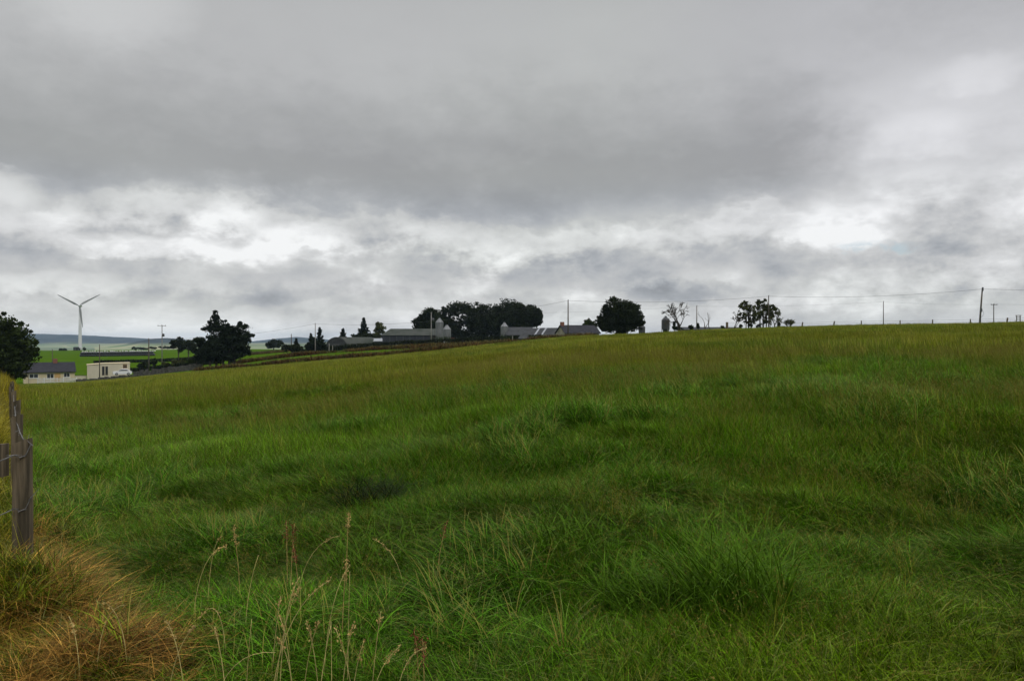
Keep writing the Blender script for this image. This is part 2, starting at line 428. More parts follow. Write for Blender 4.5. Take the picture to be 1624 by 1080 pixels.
def hill_mat():
    m = bpy.data.materials.new('hill_moor'); m.use_nodes = True
    S.nt = m.node_tree; S.nt.nodes.clear()
    g = S.nt.nodes.new('ShaderNodeNewGeometry')
    sp = S.nt.nodes.new('ShaderNodeSeparateXYZ'); S.nt.links.new(g.outputs['Position'], sp.inputs[0])
    pos = S(g.outputs['Position'])
    n1 = noise(pos, .0016, 5, .6); n2 = noise(pos, .006, 4, .6)
    v = S.nt.nodes.new('ShaderNodeTexVoronoi'); v.inputs['Scale'].default_value = .0045; S.nt.links.new(g.outputs['Position'], v.inputs['Vector'])
    sc = S.nt.nodes.new('ShaderNodeSeparateColor'); S.nt.links.new(v.outputs['Color'], sc.inputs[0])
    fields = mixc(S(sc.outputs[0]), (.12, .18, .06), (.34, .33, .18))
    wood = mixc(sm(n2, .4, .6), (.015, .022, .02), (.04, .046, .036))
    up = sm(S(sp.outputs[2])+(n1-.5)*60.0, -34, -8)
    c = mixc(up, fields, wood)
    p = S.nt.nodes.new('ShaderNodeBsdfPrincipled'); S.nt.links.new(c.s, p.inputs['Base Color']); p.inputs['Roughness'].default_value = 1
    p.inputs['Specular IOR Level'].default_value = 0
    o = S.nt.nodes.new('ShaderNodeOutputMaterial'); S.nt.links.new(p.outputs[0], o.inputs[0])
    return m
HM = hill_mat()
hills('hills', [(-700, 536), (-300, 533), (0, 530), (65, 529.5), (120, 531), (180, 534.5), (240, 537.5), (300, 541), (360, 543), (400, 541.5), (430, 538), (470, 534), (500, 536.5),
                (530, 540), (560, 543), (640, 545), (800, 546), (1100, 545), (1600, 545), (2200, 545)], 7600, 1900, -52, 'blue grey hill ridge across the valley on the horizon', HM)
hills('hills', [(150, 551), (200, 546), (235, 537.5), (262, 536), (285, 537.5), (330, 541.5), (400, 546), (470, 545), (520, 542), (560, 541.5), (610, 545), (700, 550)], 4700, 900, -53,
      'wooded lower hill in front of the blue ridge', HM)

# ------------------------------------------------------------------ trees
def leaves(name, m, parent, centres, spread, n, size, elong=1.6, flat=.0):
    """n small leaf-clump faces scattered round the clump centres; centres and spread in local metres"""
    c = np.asarray(centres, float); sp = np.asarray(spread, float)
    idx = rng.integers(0, len(c), n)
    d = rng.normal(size=(n, 3)); d /= np.linalg.norm(d, axis=1)[:, None]
    rr = rng.random(n)**.45
    p = c[idx]+d*rr[:, None]*sp[idx]
    a = rng.normal(size=(n, 3)); a[:, 2] *= (1-flat); a /= np.linalg.norm(a, axis=1)[:, None]
    b = np.cross(a, rng.normal(size=(n, 3))); b /= np.linalg.norm(b, axis=1)[:, None]
    s = size*(.55+.9*rng.random(n))[:, None]
    v = np.stack([p-a*s*elong*.5, p+b*s*.42-a*s*.05, p+a*s*elong*.5, p-b*s*.42+a*s*.1], 1).reshape(-1, 3)
    return np_mesh(name, v, np.arange(4*n).reshape(-1, 4), m, parent)
def broadleaf(name, label, px, d, blobs, n, leaf, mleaf='leaf_dark', group=None, cat='tree', trunks=((0, .35),), nclump=60, base=None, gap=.6, clump=.2, limbs=9, barkm='bark', deep=.8, top_trunk=.45, spikes=.33, fill=.15):
    """blobs: (px, py, rx px, ry px) ellipsoids of the crown seen from the viewpoint, given real size at depth d"""
    k = d/F; x0 = X(px, d); zb = Z(x0, d)-.15 if base is None else base
    t = empty(name, (x0, d, zb), 0, label, cat, group)
    cs, sp = [], []
    area = sum(b[2]*b[3] for b in blobs)
    for (bx, by, rx, ry) in blobs:
        c = np.array([(bx-px)*k, rng.uniform(-.25, .25)*rx*k, H(by, d)-zb]); r = np.array([rx*k, (rx*.5+ry*.5)*k*deep, ry*k])
        nn = max(5, int(nclump*rx*ry/area))
        dd = rng.normal(size=(nn, 3)); dd /= np.linalg.norm(dd, axis=1)[:, None]
        rad = gap+(1-gap)*rng.random(nn)**.6; rad[::4] *= .55; spike = np.zeros(nn, bool); spike[:] = rng.random(nn) < spikes; rad[spike] = 1.0+.16*rng.random(spike.sum())
        for q, u, sk in zip(dd, rad, spike):
            cs.append(c+q*u*r*.88); s = clump*(r.mean())*rng.uniform(.7, 1.4)*1.45
            s *= rng.uniform(.22, .42) if sk else 1; sp.append((s*1.2, s*1.2, s*.85))
    core = len(cs)
    for (bx, by, rx, ry) in blobs:
        for _ in range(int(fill*nclump*rx*ry/area)+1):
            cs.append(np.array([(bx-px)*k, 0, H(by, d)-zb])); sp.append(np.array([rx, (rx+ry)*.5*deep, ry])*k*.86)
    leaves('crown', M[mleaf], t, cs, sp, n, leaf)
    ca_ = np.array(cs[:core])
    for (tx, rad) in trunks:
        mb = MB(); x = tx*k
        near = ca_[np.argsort(np.abs(ca_[:, 0]-x)+.3*np.abs(ca_[:, 1]))][:max(6, len(ca_)//len(trunks))]
        zt = near[:, 2].min()*(1-top_trunk)+near[:, 2].max()*top_trunk
        pts = [(x, 0, -.3), (x+.03, 0, zt*.3), (x+rng.uniform(-.2, .2), rng.uniform(-.2, .2), zt*.65), (x+rng.uniform(-.4, .4), rng.uniform(-.3, .3), zt)]
        mb.tube(pts, [rad*1.25, rad, rad*.8, rad*.35], 8)
        for i in rng.choice(len(near), min(limbs, len(near)), False):
            e = near[i]; f = rng.uniform(.35, .8); s0 = np.array((x, 0, zt*f)); mid = (s0*.55+e*.45)+np.array((0, 0, .08*abs(e[0]-x)+.1))
            mb.tube([s0, mid, e], [rad*.42, rad*.25, rad*.08], 5, cap=False)
        mb.build('trunk', M[barkm], t, True)
    return t
def conifer(name, label, px, d, top, half, n, leaf, tiers=9, group=None, base=None, ragged=.5, foot=.12):
    k = d/F; x0 = X(px, d); zb = Z(x0, d)-.1 if base is None else base
    t = empty(name, (x0, d, zb), 0, label, 'tree', group); h = H(top, d)-zb; r0 = half*k*1.15; tiers = int(tiers*1.9)
    cs, sp = [], []
    for i in range(tiers):
        f = i/(tiers-1); z = h*(foot+(.97-foot)*f); r = r0*(1-f)**.85+.05
        m = max(3, int(9*(1-f)))
        a0 = rng.uniform(0, 6)
        for j in range(m):
            a = a0+j*2*math.pi/m+rng.uniform(-.3, .3); L = r*rng.uniform(1-ragged, 1.05)
            for s in (.35, .7, 1.0):
                cs.append((math.cos(a)*L*s, math.sin(a)*L*s, z-.12*L*s+.03*h*s*s+rng.normal()*.02*h)); q = .06*h*(.6 if s == 1 else .9)*(.4+.6*(1-f))+.05
                sp.append((q*1.25, q*1.25, q*.55))
    cs.append((0, 0, h*.985)); sp.append((.06*r0, .06*r0, h*.04))
    leaves('crown', M['leaf_conifer'], t, cs, sp, n, leaf, 2.0)
    MB().tube([(0, 0, -.3), (0, 0, h*.5), (0, 0, h*.99)], [.035*h, .02*h, .004*h], 7).build('trunk', M['bark'], t, True)
    return t
def bush(name, label, px, d, blobs, n, leaf, mleaf='leaf_dark', cat='shrub', group=None, base=None):
    k = d/F; x0 = X(px, d); zb = Z(x0, d)-.05 if base is None else base
    t = empty(name, (x0, d, zb), 0, label, cat, group)
    cs, sp = [], []; mb = MB()
    for (bx, by, rx, ry) in blobs:
        c = np.array([(bx-px)*k, rng.uniform(-.3, .3)*rx*k, H(by, d)-zb]); r = np.array([rx, rx*.8, ry])*k
        for _ in range(14):
            q = rng.normal(size=3); q /= np.linalg.norm(q); q *= rng.uniform(.4, 1)
            e = c+q*r*.8; cs.append(e); sp.append(r*rng.uniform(.22, .42))
        for _ in range(3):
            e = cs[-rng.integers(1, 14)]; mb.tube([(0, 0, -.2), (c[0]*.5, c[1]*.5, .05), (c[0]*.8+e[0]*.2, e[1]*.5, max(.1, e[2]*.5)), e], [.05, .045, .035, .012], 5, cap=False)
    leaves('crown', M[mleaf], t, cs, sp, n, leaf)
    mb.build('stem', M['bark'], t, True)
    return t
RMIN = .03
def branch(mb, p, d, L, r, depth, spread=.5, up=.15, kids=3, tips=None, curl=.22):
    p = np.array(p, float); d = np.array(d, float); d /= np.linalg.norm(d)
    pts = [p]; rr = [r]
    for i in range(4):
        d = d+rng.normal(size=3)*curl*.55+np.array((0, 0, up*.3)); d /= np.linalg.norm(d)
        p = p+d*L/4; pts.append(p); rr.append(max(r*(1-.14*(i+1)), RMIN))
    mb.tube(pts, rr, 6 if r > .04 else 4, cap=False)
    if tips is not None and depth <= 2: tips.append(pts[-1]); tips.append(pts[2]); tips.append(pts[3])
    if depth == 0: return
    for i in range(kids):
        e = rng.normal(size=3); nd = d+e/np.linalg.norm(e)*spread*rng.uniform(.6, 1.3); j = rng.integers(2, 5) if i else 4
        branch(mb, pts[j], nd, L*rng.uniform(.6, .82), rr[j]*rng.uniform(.6, .8), depth-1, spread, up, kids, tips, curl)

# far left: big broadleaf at the edge of the frame
broadleaf('broadleaf_tree', 'large dark broadleaf tree cut by the left edge of the picture, beside the cream bungalow', -2, 130,
          [(-40, 545, 45, 50), (-5, 530, 36, 36), (25, 530, 26, 28), (44, 541, 18, 20), (36, 566, 22, 22), (5, 565, 45, 34), (-50, 585, 40, 30), (12, 592, 22, 20), (0, 545, 44, 44), (22, 578, 22, 24), (48, 552, 12, 14)], 30000, .32, 'leaf', trunks=((8, .38),), nclump=200, clump=.24)
# cypress with hanging tiers by the lane
cyp = broadleaf('cypress_tree', 'big black-green cypress with ragged drooping tiers and a pointed top, standing alone by the lane', 350, 185,
          [(341, 512, 12, 14), (342, 501, 5, 9), (333, 519, 13, 8), (350, 527, 28, 20), (372, 533, 25, 24), (360, 548, 36, 20), (328, 545, 18, 14), (318, 540, 12, 6), (384, 545, 13, 18), (340, 558, 30, 11), (375, 560, 22, 10), (390, 538, 9, 12), (392, 556, 8, 12), (352, 566, 42, 8), (330, 566, 22, 7), (316, 556, 14, 9), (345, 562, 34, 8)],
          26000, .36, 'leaf_conifer', trunks=((-17, .22), (-7, .25), (4, .25), (13, .22), (22, .2)), nclump=220, clump=.22, gap=.55, limbs=6)
broadleaf('broadleaf_tree', 'taller of two small round trees just left of the cypress', 283, 300, [(283, 544, 11, 8), (277, 548, 7, 7), (289, 549, 9, 7)], 2600, .5, trunks=((0, .2),), nclump=26, clump=.36)
broadleaf('broadleaf_tree', 'shorter round tree touching the left side of the cypress', 299, 290, [(299, 548, 9, 8), (306, 551, 8, 7)], 2000, .5, trunks=((0, .2),), nclump=22, clump=.36)
broadleaf('broadleaf_tree', 'low rounded tree alone on the skyline right of the cypress', 434, 420, [(434, 545, 13, 7), (427, 547, 8, 5), (442, 547, 8, 5)], 2600, .6, trunks=((0, .25),), nclump=26, clump=.36)
bush('shrub', 'dark rounded bush at the right foot of the wind turbine', 134, 740, [(134, 553.5, 3, 2.6)], 500, .7)
bush('shrub', 'dark rounded bush on the field crest left of the wind turbine', 99, 740, [(97, 555, 5, 3.2), (103, 554.5, 5, 3.5)], 900, .8)
bush('shrub', 'dark wide bush on the field crest above the right end of the bale row', 217, 740, [(213, 552.5, 6, 3), (222, 552.5, 7, 2.6), (230, 553.5, 5, 2)], 1200, .8)
bush('shrub', 'low dark scrub on the field crest between the two lane utility poles', 250, 740, [(243, 552, 9, 2.2), (258, 551, 9, 2.6), (268, 551.5, 8, 2.4)], 1200, .8)
# lane side bushes
bush('shrub', 'dark bush at the foot of the black pole on the lane', 238, 216, [(232, 577, 10, 6), (243, 574, 8, 7), (224, 580, 8, 4)], 1800, .32)
bush('shrub', 'dark bush between the lane wall and the left of the cypress', 305, 200, [(300, 572, 12, 6), (312, 569, 10, 6), (322, 571, 8, 5)], 2000, .32)
bush('shrub', 'brown green scrub along the lane wall', 275, 205, [(262, 577, 9, 4), (276, 575, 9, 4.5), (288, 574, 8, 4)], 1800, .3, 'leaf_olive')
# shrubs and conifers left of the arched barn
bush('shrub', 'leafy dark green shrub with two small posts behind, leftmost in front of the arched barn', 462, 212, [(455, 553, 9, 7), (466, 549, 10, 9), (476, 553, 10, 7)], 3000, .3)
conifer('conifer_tree', 'short pointed conifer in the shrubs left of the tall lane pole', 470, 216, 538, 9, 1400, .32, 6)
bush('shrub', 'wide dark shrub mass just behind the tall lane pole', 498, 216, [(490, 550, 9, 8), (500, 545, 12, 11), (511, 546, 9, 9), (506, 552, 14, 6)], 3800, .32, 'leaf_conifer')
conifer('conifer_tree', 'slim spiky conifer rising just right of the tall lane pole', 507, 220, 520, 11, 2000, .3, 8)
conifer('conifer_tree', 'thin young conifer rising left of the tall lane pole', 493, 220, 530, 9, 1500, .3, 7)
conifer('conifer_tree', 'small conifer standing behind the ridge of the arched barn', 544, 290, 522, 9, 1800, .42, 6, foot=.3)
conifer('conifer_tree', 'taller pointed conifer behind the right end of the arched barn', 577, 285, 506, 14, 3200, .45, 8, foot=.2)
bush('shrub', 'dark rounded bush mass under the pointed conifer behind the barn', 572, 280, [(566, 535, 12, 8), (580, 532, 14, 9), (592, 536, 10, 7)], 2600, .42)
tt = broadleaf('broadleaf_tree', 'thin twiggy tree against the left end of the long barn', 601, 275, [(601, 530, 8, 12), (599, 518, 6, 9), (604, 522, 6, 9)], 2000, .4, 'leaf_olive', nclump=26, clump=.3, trunks=((0, .14),))
# beech clump behind the farm
bg = 'large beeches behind the farm sheds'
BE = [(672, 'leftmost and lowest beech of the big dark group, behind the twin silos', [(668, 514, 13, 16), (681, 503, 18, 14), (676, 524, 18, 12), (662, 524, 8, 8), (690, 516, 16, 16)], 285),
      (712, 'beech with a see-through gap in its crown, second from the left of the big group', [(728, 489, 22, 12), (712, 495, 16, 10), (738, 505, 14, 16), (712, 520, 22, 14), (704, 509, 8, 12), (716, 510, 13, 10), (697, 505, 14, 12), (700, 520, 16, 14), (745, 492, 14, 10), (716, 532, 20, 12), (740, 530, 20, 14)], 292),
      (765, 'tall wide beech in the middle of the big dark group', [(765, 496, 26, 15), (768, 512, 28, 18), (752, 506, 18, 18), (785, 502, 18, 18), (765, 526, 26, 12), (762, 536, 28, 9), (790, 534, 18, 9)], 288),
      (806, 'tallest beech at the right of the big group, behind the single silo', [(808, 491, 30, 15), (800, 505, 26, 17), (826, 498, 24, 15), (815, 512, 26, 12), (790, 518, 16, 14)], 284),
      (842, 'rightmost beech of the big group with light showing under its crown', [(841, 497, 18, 13), (847, 508, 13, 10), (836, 512, 14, 8), (853, 503, 9, 8), (849, 513, 8, 6)], 290)]
for px, lb, bl, d in BE:
    broadleaf('beech_tree', lb, px, d, bl, 20000, .42, 'leaf_dark', group=bg, nclump=170, clump=.25, gap=.6, spikes=.18, fill=.22, trunks=((0, .4), (rng.uniform(6, 10), .28)), limbs=10)
# round dense tree by the farmhouse
broadleaf('sycamore_tree', 'dense domed dark tree standing alone right of the grey-roofed farmhouse', 982, 172,
          [(982, 496, 30, 26), (966, 504, 20, 22), (1000, 502, 20, 22), (955, 513, 12, 14), (1010, 513, 12, 14), (982, 515, 36, 16)], 24000, .3, 'leaf_dark', nclump=220, clump=.2, gap=.62, spikes=.12, fill=.25, trunks=((0, .35),))
broadleaf('broadleaf_tree', 'small tree peeping over the farmhouse roof beside the domed tree', 934, 215, [(933, 512, 8, 6), (939, 515, 7, 6), (928, 516, 6, 4)], 1300, .34, 'leaf', nclump=26, clump=.34, trunks=((0, .14),))
# dead and thin trees on the brow
def dead_tree(label, px, d, top, lean, r, depth, spread, kids, first, cat='tree', name='dead_tree', group=None, seed=1, curl=.22):
    global rng
    keep = rng; rng = np.random.default_rng(seed)
    x0 = X(px, d); zb = Z(x0, d)-.2
    t = empty(name, (x0, d, zb), 0, label, cat, group); mb = MB()
    h = H(top, d)-zb
    branch(mb, (0, 0, 0), (lean, 0, 1), h*first, r, depth, spread, .12, kids, curl=curl)
    zs = max(v[2] for v in mb.v); s = h/zs
    mb.v = [(v[0]*s, v[1]*s, v[2]*s) for v in mb.v]
    mb.build('trunk', M['bark'], t, True); rng = keep
    return t
dead_tree('bare pale dead tree with a wide fan of branches beside the silo on the brow', 1079, 155, 479, -.25, .42, 5, .66, 3, .30, seed=4)
dead_tree('crooked bare snag, left of the two thin dead stems on the brow', 1119, 155, 494, -.1, .2, 2, .5, 2, .7, seed=12, curl=.35)
dead_tree('straighter bare snag, right of the two thin dead stems on the brow', 1127, 155, 496, .05, .2, 2, .45, 2, .75, seed=8, curl=.3)
dead_tree('bare leaning dead tree touching the left side of the thin leafy trees', 1166, 155, 494, -.35, .26, 4, .6, 3, .40, seed=3)
def thin_tree(label, px, d, top, rpx, n, leaf, seed, lean=0, depth=4, first=.24, r=.16, dens=.32, blobs=None):
    global rng
    keep = rng; rng = np.random.default_rng(seed)
    x0 = X(px, d); zb = Z(x0, d)-.2
    t = empty('ash_tree', (x0, d, zb), 0, label, 'tree', 'thin leafy trees on the brow'); mb = MB(); tips = []
    h = H(top, d)-zb
    branch(mb, (0, 0, 0), (lean, 0, 1), h*first, r, depth, .72, .10, 3, tips, .18)
    tp = np.array(tips); s = h/(tp[:, 2].max()+.25); tp *= s; mb.v = [(v[0]*s, v[1]*s, v[2]*s) for v in mb.v]
    sx = rpx*d/F/max(np.abs(tp[:, 0]).max(), .1)
    tp[:, 0] *= sx; mb.v = [(v[0]*(1+(sx-1)*min(1, max(0, v[2]/h*2))), v[1], v[2]) for v in mb.v]
    mb.build('trunk', M['bark'], t, True)
    leaves('crown', M['leaf_olive'], t, tp, np.ones((len(tp), 3))*dens, n, leaf); rng = keep
    return t
for lb, px, d, bl, n, tr in [('thin leafy tree with gaps, left of the pair crossing the brow utility pole', 1187, 155, [(1185, 489, 16, 13), (1175, 502, 12, 9), (1197, 503, 10, 10), (1190, 512, 14, 5)], 3800, ((0, .15), (-4, .1), (4, .09))),
        ('taller thin leafy tree with bare lower stems, directly behind the brow utility pole', 1210, 158, [(1207, 483, 17, 11), (1219, 494, 14, 13), (1204, 498, 10, 12), (1226, 489, 9, 9), (1214, 511, 12, 6)], 4600, ((0, .16), (5, .12), (-5, .1), (11, .09)))]:
    broadleaf('ash_tree', lb, px, d, bl, n, .22, 'leaf_olive', group='thin leafy trees on the brow', trunks=tr, nclump=85, clump=.13, gap=.25, limbs=16, spikes=.25, fill=0.0, top_trunk=.55)
thin_tree('small sparse tree just right of the brow utility pole', 1229, 160, 486, 11, 1000, .22, 14, depth=3, dens=.6)
thin_tree('little wind-bent sapling, rightmost tree on the brow', 1252, 150, 504, 9, 380, .18, 21, depth=3, dens=.4, r=.06)
bg2 = 'low bushes along the brow'
for px, bl, n, lb, d, m in [(1070, [(1070, 519, 5, 7), (1069, 513, 3, 4)], 800, 'dark pointed bush at the foot of the bare dead tree', 152, 'leaf_conifer'),
                      (1097, [(1096, 519, 6, 4)], 500, 'low dark bush left of the pale brow pole', 150, 'leaf_dark'),
                      (1107, [(1107, 517, 4, 5)], 500, 'ivy-like bush round the foot of the pale brow pole', 153, 'leaf_dark'),
                      (1146, [(1146, 519, 4, 3)], 350, 'small low bush left of the ivy-topped gate post', 148, 'leaf_dark'),
                      (1176, [(1174, 517, 4, 4), (1190, 517, 6, 4), (1202, 517, 5, 4)], 900, 'undergrowth below the thin leafy trees', 151, 'leaf_dark'),
                      (1238, [(1235, 516, 3, 6), (1240, 519, 6, 2)], 500, 'small upright bush between the brow pole and the sapling', 149, 'leaf_dark')]:
    bush('shrub', lb, px, d, bl, n, .2, m, group=bg2)
bush('shrub', 'reddish flowering bush right of the twin silos', 723, 240, [(716, 540, 8, 4.5), (727, 540, 9, 4.5), (736, 542, 7, 3)], 2200, .3, 'leaf_fuchsia')
bush('shrub', 'bright green bush against the middle of the long dark barn', 662, 243, [(655, 544, 9, 4), (668, 543, 10, 5)], 1500, .3, 'leaf')

# ------------------------------------------------------------------ hedges, walls
def hedge(name, label, pts, h, n, leaf, mleaf='hedge', w=1.0, cat='hedge', lumps=1.0):
    P = np.array(pts, float); seg = np.hypot(*np.diff(P, axis=0).T); cum = np.concatenate([[0], np.cumsum(seg)])
    x0, y0 = P[0]; t = empty(name, (x0, y0, Z(x0, y0)), 0, label, cat)
    cs, sp = [], []; L = cum[-1]
    s = np.arange(0, L, .8); xs = np.interp(s, cum, P[:, 0]); ys = np.interp(s, cum, P[:, 1]); zs = land(xs, ys)
    hh = h*(.8+.45*lumps*(fbm(s/5., s*0, 4, 3)-.3))
    for x, y, z, q in zip(xs, ys, zs, hh):
        for f in np.arange(.1, 1.0, .28):
            cs.append((x-x0, y-y0+rng.uniform(-.3, .3)*w, z-t.location[2]+q*f)); sp.append((.65, .5*w, .32*h/1.5))
    leaves('foliage', M[mleaf], t, cs, sp, n, leaf)
    return t
def line(pp): return [(X(p, d), d) for p, d in pp]
hedge('hedge', 'dark clipped hedge running in front of the barns and silos', line([(480, 224), (560, 226), (640, 228), (720, 226), (800, 215), (858, 205)]), 1.75, 17000, .26, w=1.0, lumps=.7)
hedge('hedge', 'thin dark field hedge crossing the pasture below the bale row', line([(150, 322), (215, 318), (262, 312), (318, 300), (345, 296)]), 1.3, 5000, .36, w=.8)
hedge('hedge', 'low dark hedge along the far side of the lane left of the cypress', line([(205, 222), (255, 224), (300, 222), (350, 218)]), 1.3, 5500, .28, w=.8)
hedge('hedge', 'faint hedge on the pasture crest between the cypress and the farm shrubs', line([(385, 330), (420, 335), (455, 330)]), 1.2, 2400, .36, 'leaf_olive', w=.8)
def stone_wall(label, pp, h, w=.45):
    P = np.array(line(pp)); x0, y0 = P[0]; t = empty('stone_wall', (x0, y0, Z(x0, y0)), 0, label, 'wall')
    mb = MB(); cum = np.concatenate([[0], np.cumsum(np.hypot(*np.diff(P, axis=0).T))]); s = 0
    while s < cum[-1]:
        l = rng.uniform(.45, .85); x = np.interp(s, cum, P[:, 0])-x0; y = np.interp(s, cum, P[:, 1])-y0; z = Z(x+x0, y+y0)-t.location[2]
        hh = h*rng.uniform(.88, 1.12); zz = -.2
        while zz < hh:
            dz_ = rng.uniform(.22, .38); q = rng.uniform(-.05, .05)
            mb.box(x, x+l*.96, y+q, y+w+q, z+zz, z+zz+dz_*.94); zz += dz_
        s += l
    mb.build('stone_courses', M['stone'], t)
stone_wall('grey stone wall along the near side of the lane left of the cypress', [(211, 184), (262, 186), (320, 186)], 1.25)
stone_wall('low dark stone wall in front of the flat-roofed cream building', [(120, 178), (160, 178), (211, 180)], .75)

# ------------------------------------------------------------------ wind turbine
dT = 760.0
t = empty('wind_turbine', (X(127, dT), dT, Z(X(127, dT), dT)), R(16), 'white three-bladed wind turbine standing on the green field at the far left', 'wind turbine')
zb = t.location[2]; hub = H(485, dT)-zb
MB().lathe([(1.75, -.5), (1.7, 2), (1.35, hub*.5), (1.0, hub-1.2)], 28).build('tower', M['grp'], t, True)
nb = MB(); nb.lathe([(.35, -4.2), (1.15, -3.6), (1.35, -1.5), (1.35, 1.5), (1.1, 2.4)], 18)
nb.v = [(v[0]-.0, v[2], v[1]*1.0+hub) for v in nb.v]; nb.v = [(x, -y, z) for x, y, z in nb.v]
nb.build('nacelle', M['grp'], t, True)
hb = MB(); hb.lathe([(1.05, 0), (1.1, .8), (.85, 1.7), (.35, 2.3), (.05, 2.5)], 18); hb.v = [(x, -2.5-z, y+hub) for x, y, z in hb.v]
hb.build('hub', M['grp'], t, True)
def blade(ang):
    mb = MB(); Lb = 21.0; n = 12; vs = []; k = 10
    for i in range(n+1):
        f = i/n; r = .9+Lb*f
        ch = (.9+f*6*.9 if f < .16 else 1.65*(1-(f-.16)/.84)**.7+.35); th = max(.42*(1-f*2.2), .11)*1.1*(1-.6*f)
        tw = R(22)*(1-f)**2
        for j in range(k):
            a = 2*math.pi*j/k; c_ = math.cos(a)*ch*.5+ch*.15; h_ = math.sin(a)*th*.5
            u = c_*math.cos(tw)-h_*math.sin(tw); v_ = c_*math.sin(tw)+h_*math.cos(tw)
            vs.append((r*math.cos(ang)-u*math.sin(ang), -3.4+v_, r*math.sin(ang)+u*math.cos(ang)+hub))
    fs = [(i*k+j, i*k+(j+1) % k, (i+1)*k+(j+1) % k, (i+1)*k+j) for i in range(n) for j in range(k)]
    fs.append(tuple(range(n*k, n*k+k)))
    mb.add(vs, fs).build('blade', M['grp_backlit'], t, True)
for a in (31, 151, -82): blade(R(a))
MB().box(-.55, .55, -1.78, -1.55, .1, 2.4).build('door', M['kiosk'], t)
k_ = empty('transformer_kiosk', (X(121, 752), 752, Z(X(121, 752), 752)), 0, 'small dark green electrical kiosk at the left foot of the wind turbine', 'kiosk')
MB().box(-2.1, 2.1, -1.5, 1.5, -.3, 3.0).build('cabin', M['kiosk'], k_); MB().prism([(-1.7, 3.003), (1.7, 3.003), (0, 3.5)], -2.2, 2.2, 'x').build('roof', M['kiosk'], k_)
MB().box(-.8, .8, -1.56, -1.505, 0, 2.3).build('door', M['metal_dark'], k_)

# ------------------------------------------------------------------ silage bales, in two layers
def bale_mesh():
    mb = MB(); prof = [(.02, 0), (.55, 0), (.63, .07), (.66, .25), (.66, 1.0), (.63, 1.18), (.55, 1.25), (.02, 1.25)]
    mb.lathe(prof, 18)
    mb.v = [(z-.625, x, y+.64) for x, y, z in mb.v]
    return mb
b0 = bale_mesh().build('silage_bale', M['wrap'], None, True)
b1_ = bale_mesh().build('silage_bale', M['wrap_pale'], None, True)
first = {0: True, 1: True}
def place_bale(i, lay, pale):
    o = (b1_ if pale else b0)
    if not first[int(pale)]: o = o.copy(); COL.objects.link(o)
    first[int(pale)] = False
    dB = 436.0; x = X(129, dB)+i*1.29+(.3 if lay else 0)+random.uniform(-.05, .05); y = dB+random.uniform(-.15, .15)
    o.location = (x, y, Z(x, y)-.03+lay*1.24)
    o.rotation_euler = (0, random.uniform(-.03, .03), random.uniform(-.06, .06))
    if pale: tag(o, 'pale wrapped round bale on top of the long row below the wind turbine', 'silage bale', 'pale bales topping the silage row')
    elif lay: tag(o, 'black wrapped round bale on top of the long row below the wind turbine', 'silage bale', 'black bales topping the silage row')
    else: tag(o, 'black wrapped round bale along the bottom of the long row below the wind turbine', 'silage bale', 'black bales along the bottom of the silage row')
for i in range(33): place_bale(i, 0, False)
for i in range(32): place_bale(i, 1, False)

bag0 = MB().lathe([(.05, 0), (.36, .03), (.46, .16), (.40, .34), (.2, .42), (.03, .44)], 10).build('weight_bag', M['wrap_pale'], None, True)
COL.objects.unlink(b1_); bpy.data.objects.remove(b1_)
for i in range(30):
    o = bag0 if i == 0 else bag0.copy()
    if i: COL.objects.link(o)
    x = X(131, 436.0)+i*1.42+random.uniform(-.25, .25); y = 436.0+random.uniform(-.3, .1)
    o.location = (x, y, Z(x, y)+2.46); o.scale = (random.uniform(.9, 1.4), 1.1, random.uniform(1.0, 1.7))
    tag(o, 'white weight bag lying on top of the long black bale row', 'bag', 'white bags along the top of the bale row')

# ------------------------------------------------------------------ houses at the left
def window(parent, x0, x1, z0, z1, y, fr='white'):
    """set in the wall face at y (facing -y)"""
    f = MB(); b = .07
    f.box(x0, x1, y-.05, y+.02, z0, z0+b).box(x0, x1, y-.05, y+.02, z1-b, z1).box(x0, x0+b, y-.05, y+.02, z0+b, z1-b).box(x1-b, x1, y-.05, y+.02, z0+b, z1-b)
    xm = (x0+x1)/2; f.box(xm-.035, xm+.035, y-.05, y+.02, z0+b, z1-b)
    w_ = f.build('window', M[fr], parent)
    MB().box(x0+b, x1-b, y-.015, y+.01, z0+b, z1-b).build('pane', M['glass'], w_)
    MB().box(x0-.1, x1+.1, y-.14, y-.002, z0-.09, z0-.004).build('sill', M['white'], w_)
    return w_
dH = 196.0; k = dH/F
hx = X(79, dH); hz = H(610, dH)
t = empty('bungalow', (hx, dH, hz), R(34), 'cream bungalow with a dark slate roof and brick chimney beyond the field corner', 'house')
L = 40.5*k/1.17; ev = 20.5*k; rd = 34*k
MB().prism([(0, -.6), (8, -.6), (8, ev), (4, rd-.18), (0, ev)], -L, L, 'x').build('wall', M['cream'], t)
rf = MB(); rf.prism([(-.45, ev-.22), (4, rd-.03), (8.45, ev-.22), (8.45, ev-.06), (4, rd+.15), (-.45, ev-.06)], -L-.3, L+.3, 'x')
rf = rf.build('roof', M['slate'], t)
MB().box(L*.17, L*.17+.95, 3.5, 4.5, rd-.6, rd+1.05).build('chimney', M['brick'], rf)
window(t, -L*.80, -L*.45, 1.75, 2.85, 0); window(t, -L*.12, L*.16, 1.6, 2.85, 0); window(t, L*.55, L*.80, 1.8, 2.95, 0)
MB().box(L*.19, L*.42, -.03, -.002, .2, 2.9).build('door', M['door_tan'], t)
MB().box(-L*.83, -L*.815, -.12, -.01, 0, ev-.1).build('drainpipe', M['metal_dark'], t)
pf = empty('picket_fence', (X(90, 184), 184, Z(X(90, 184), 184)-.02), R(3), 'white picket fence in front of the cream bungalow', 'fence')
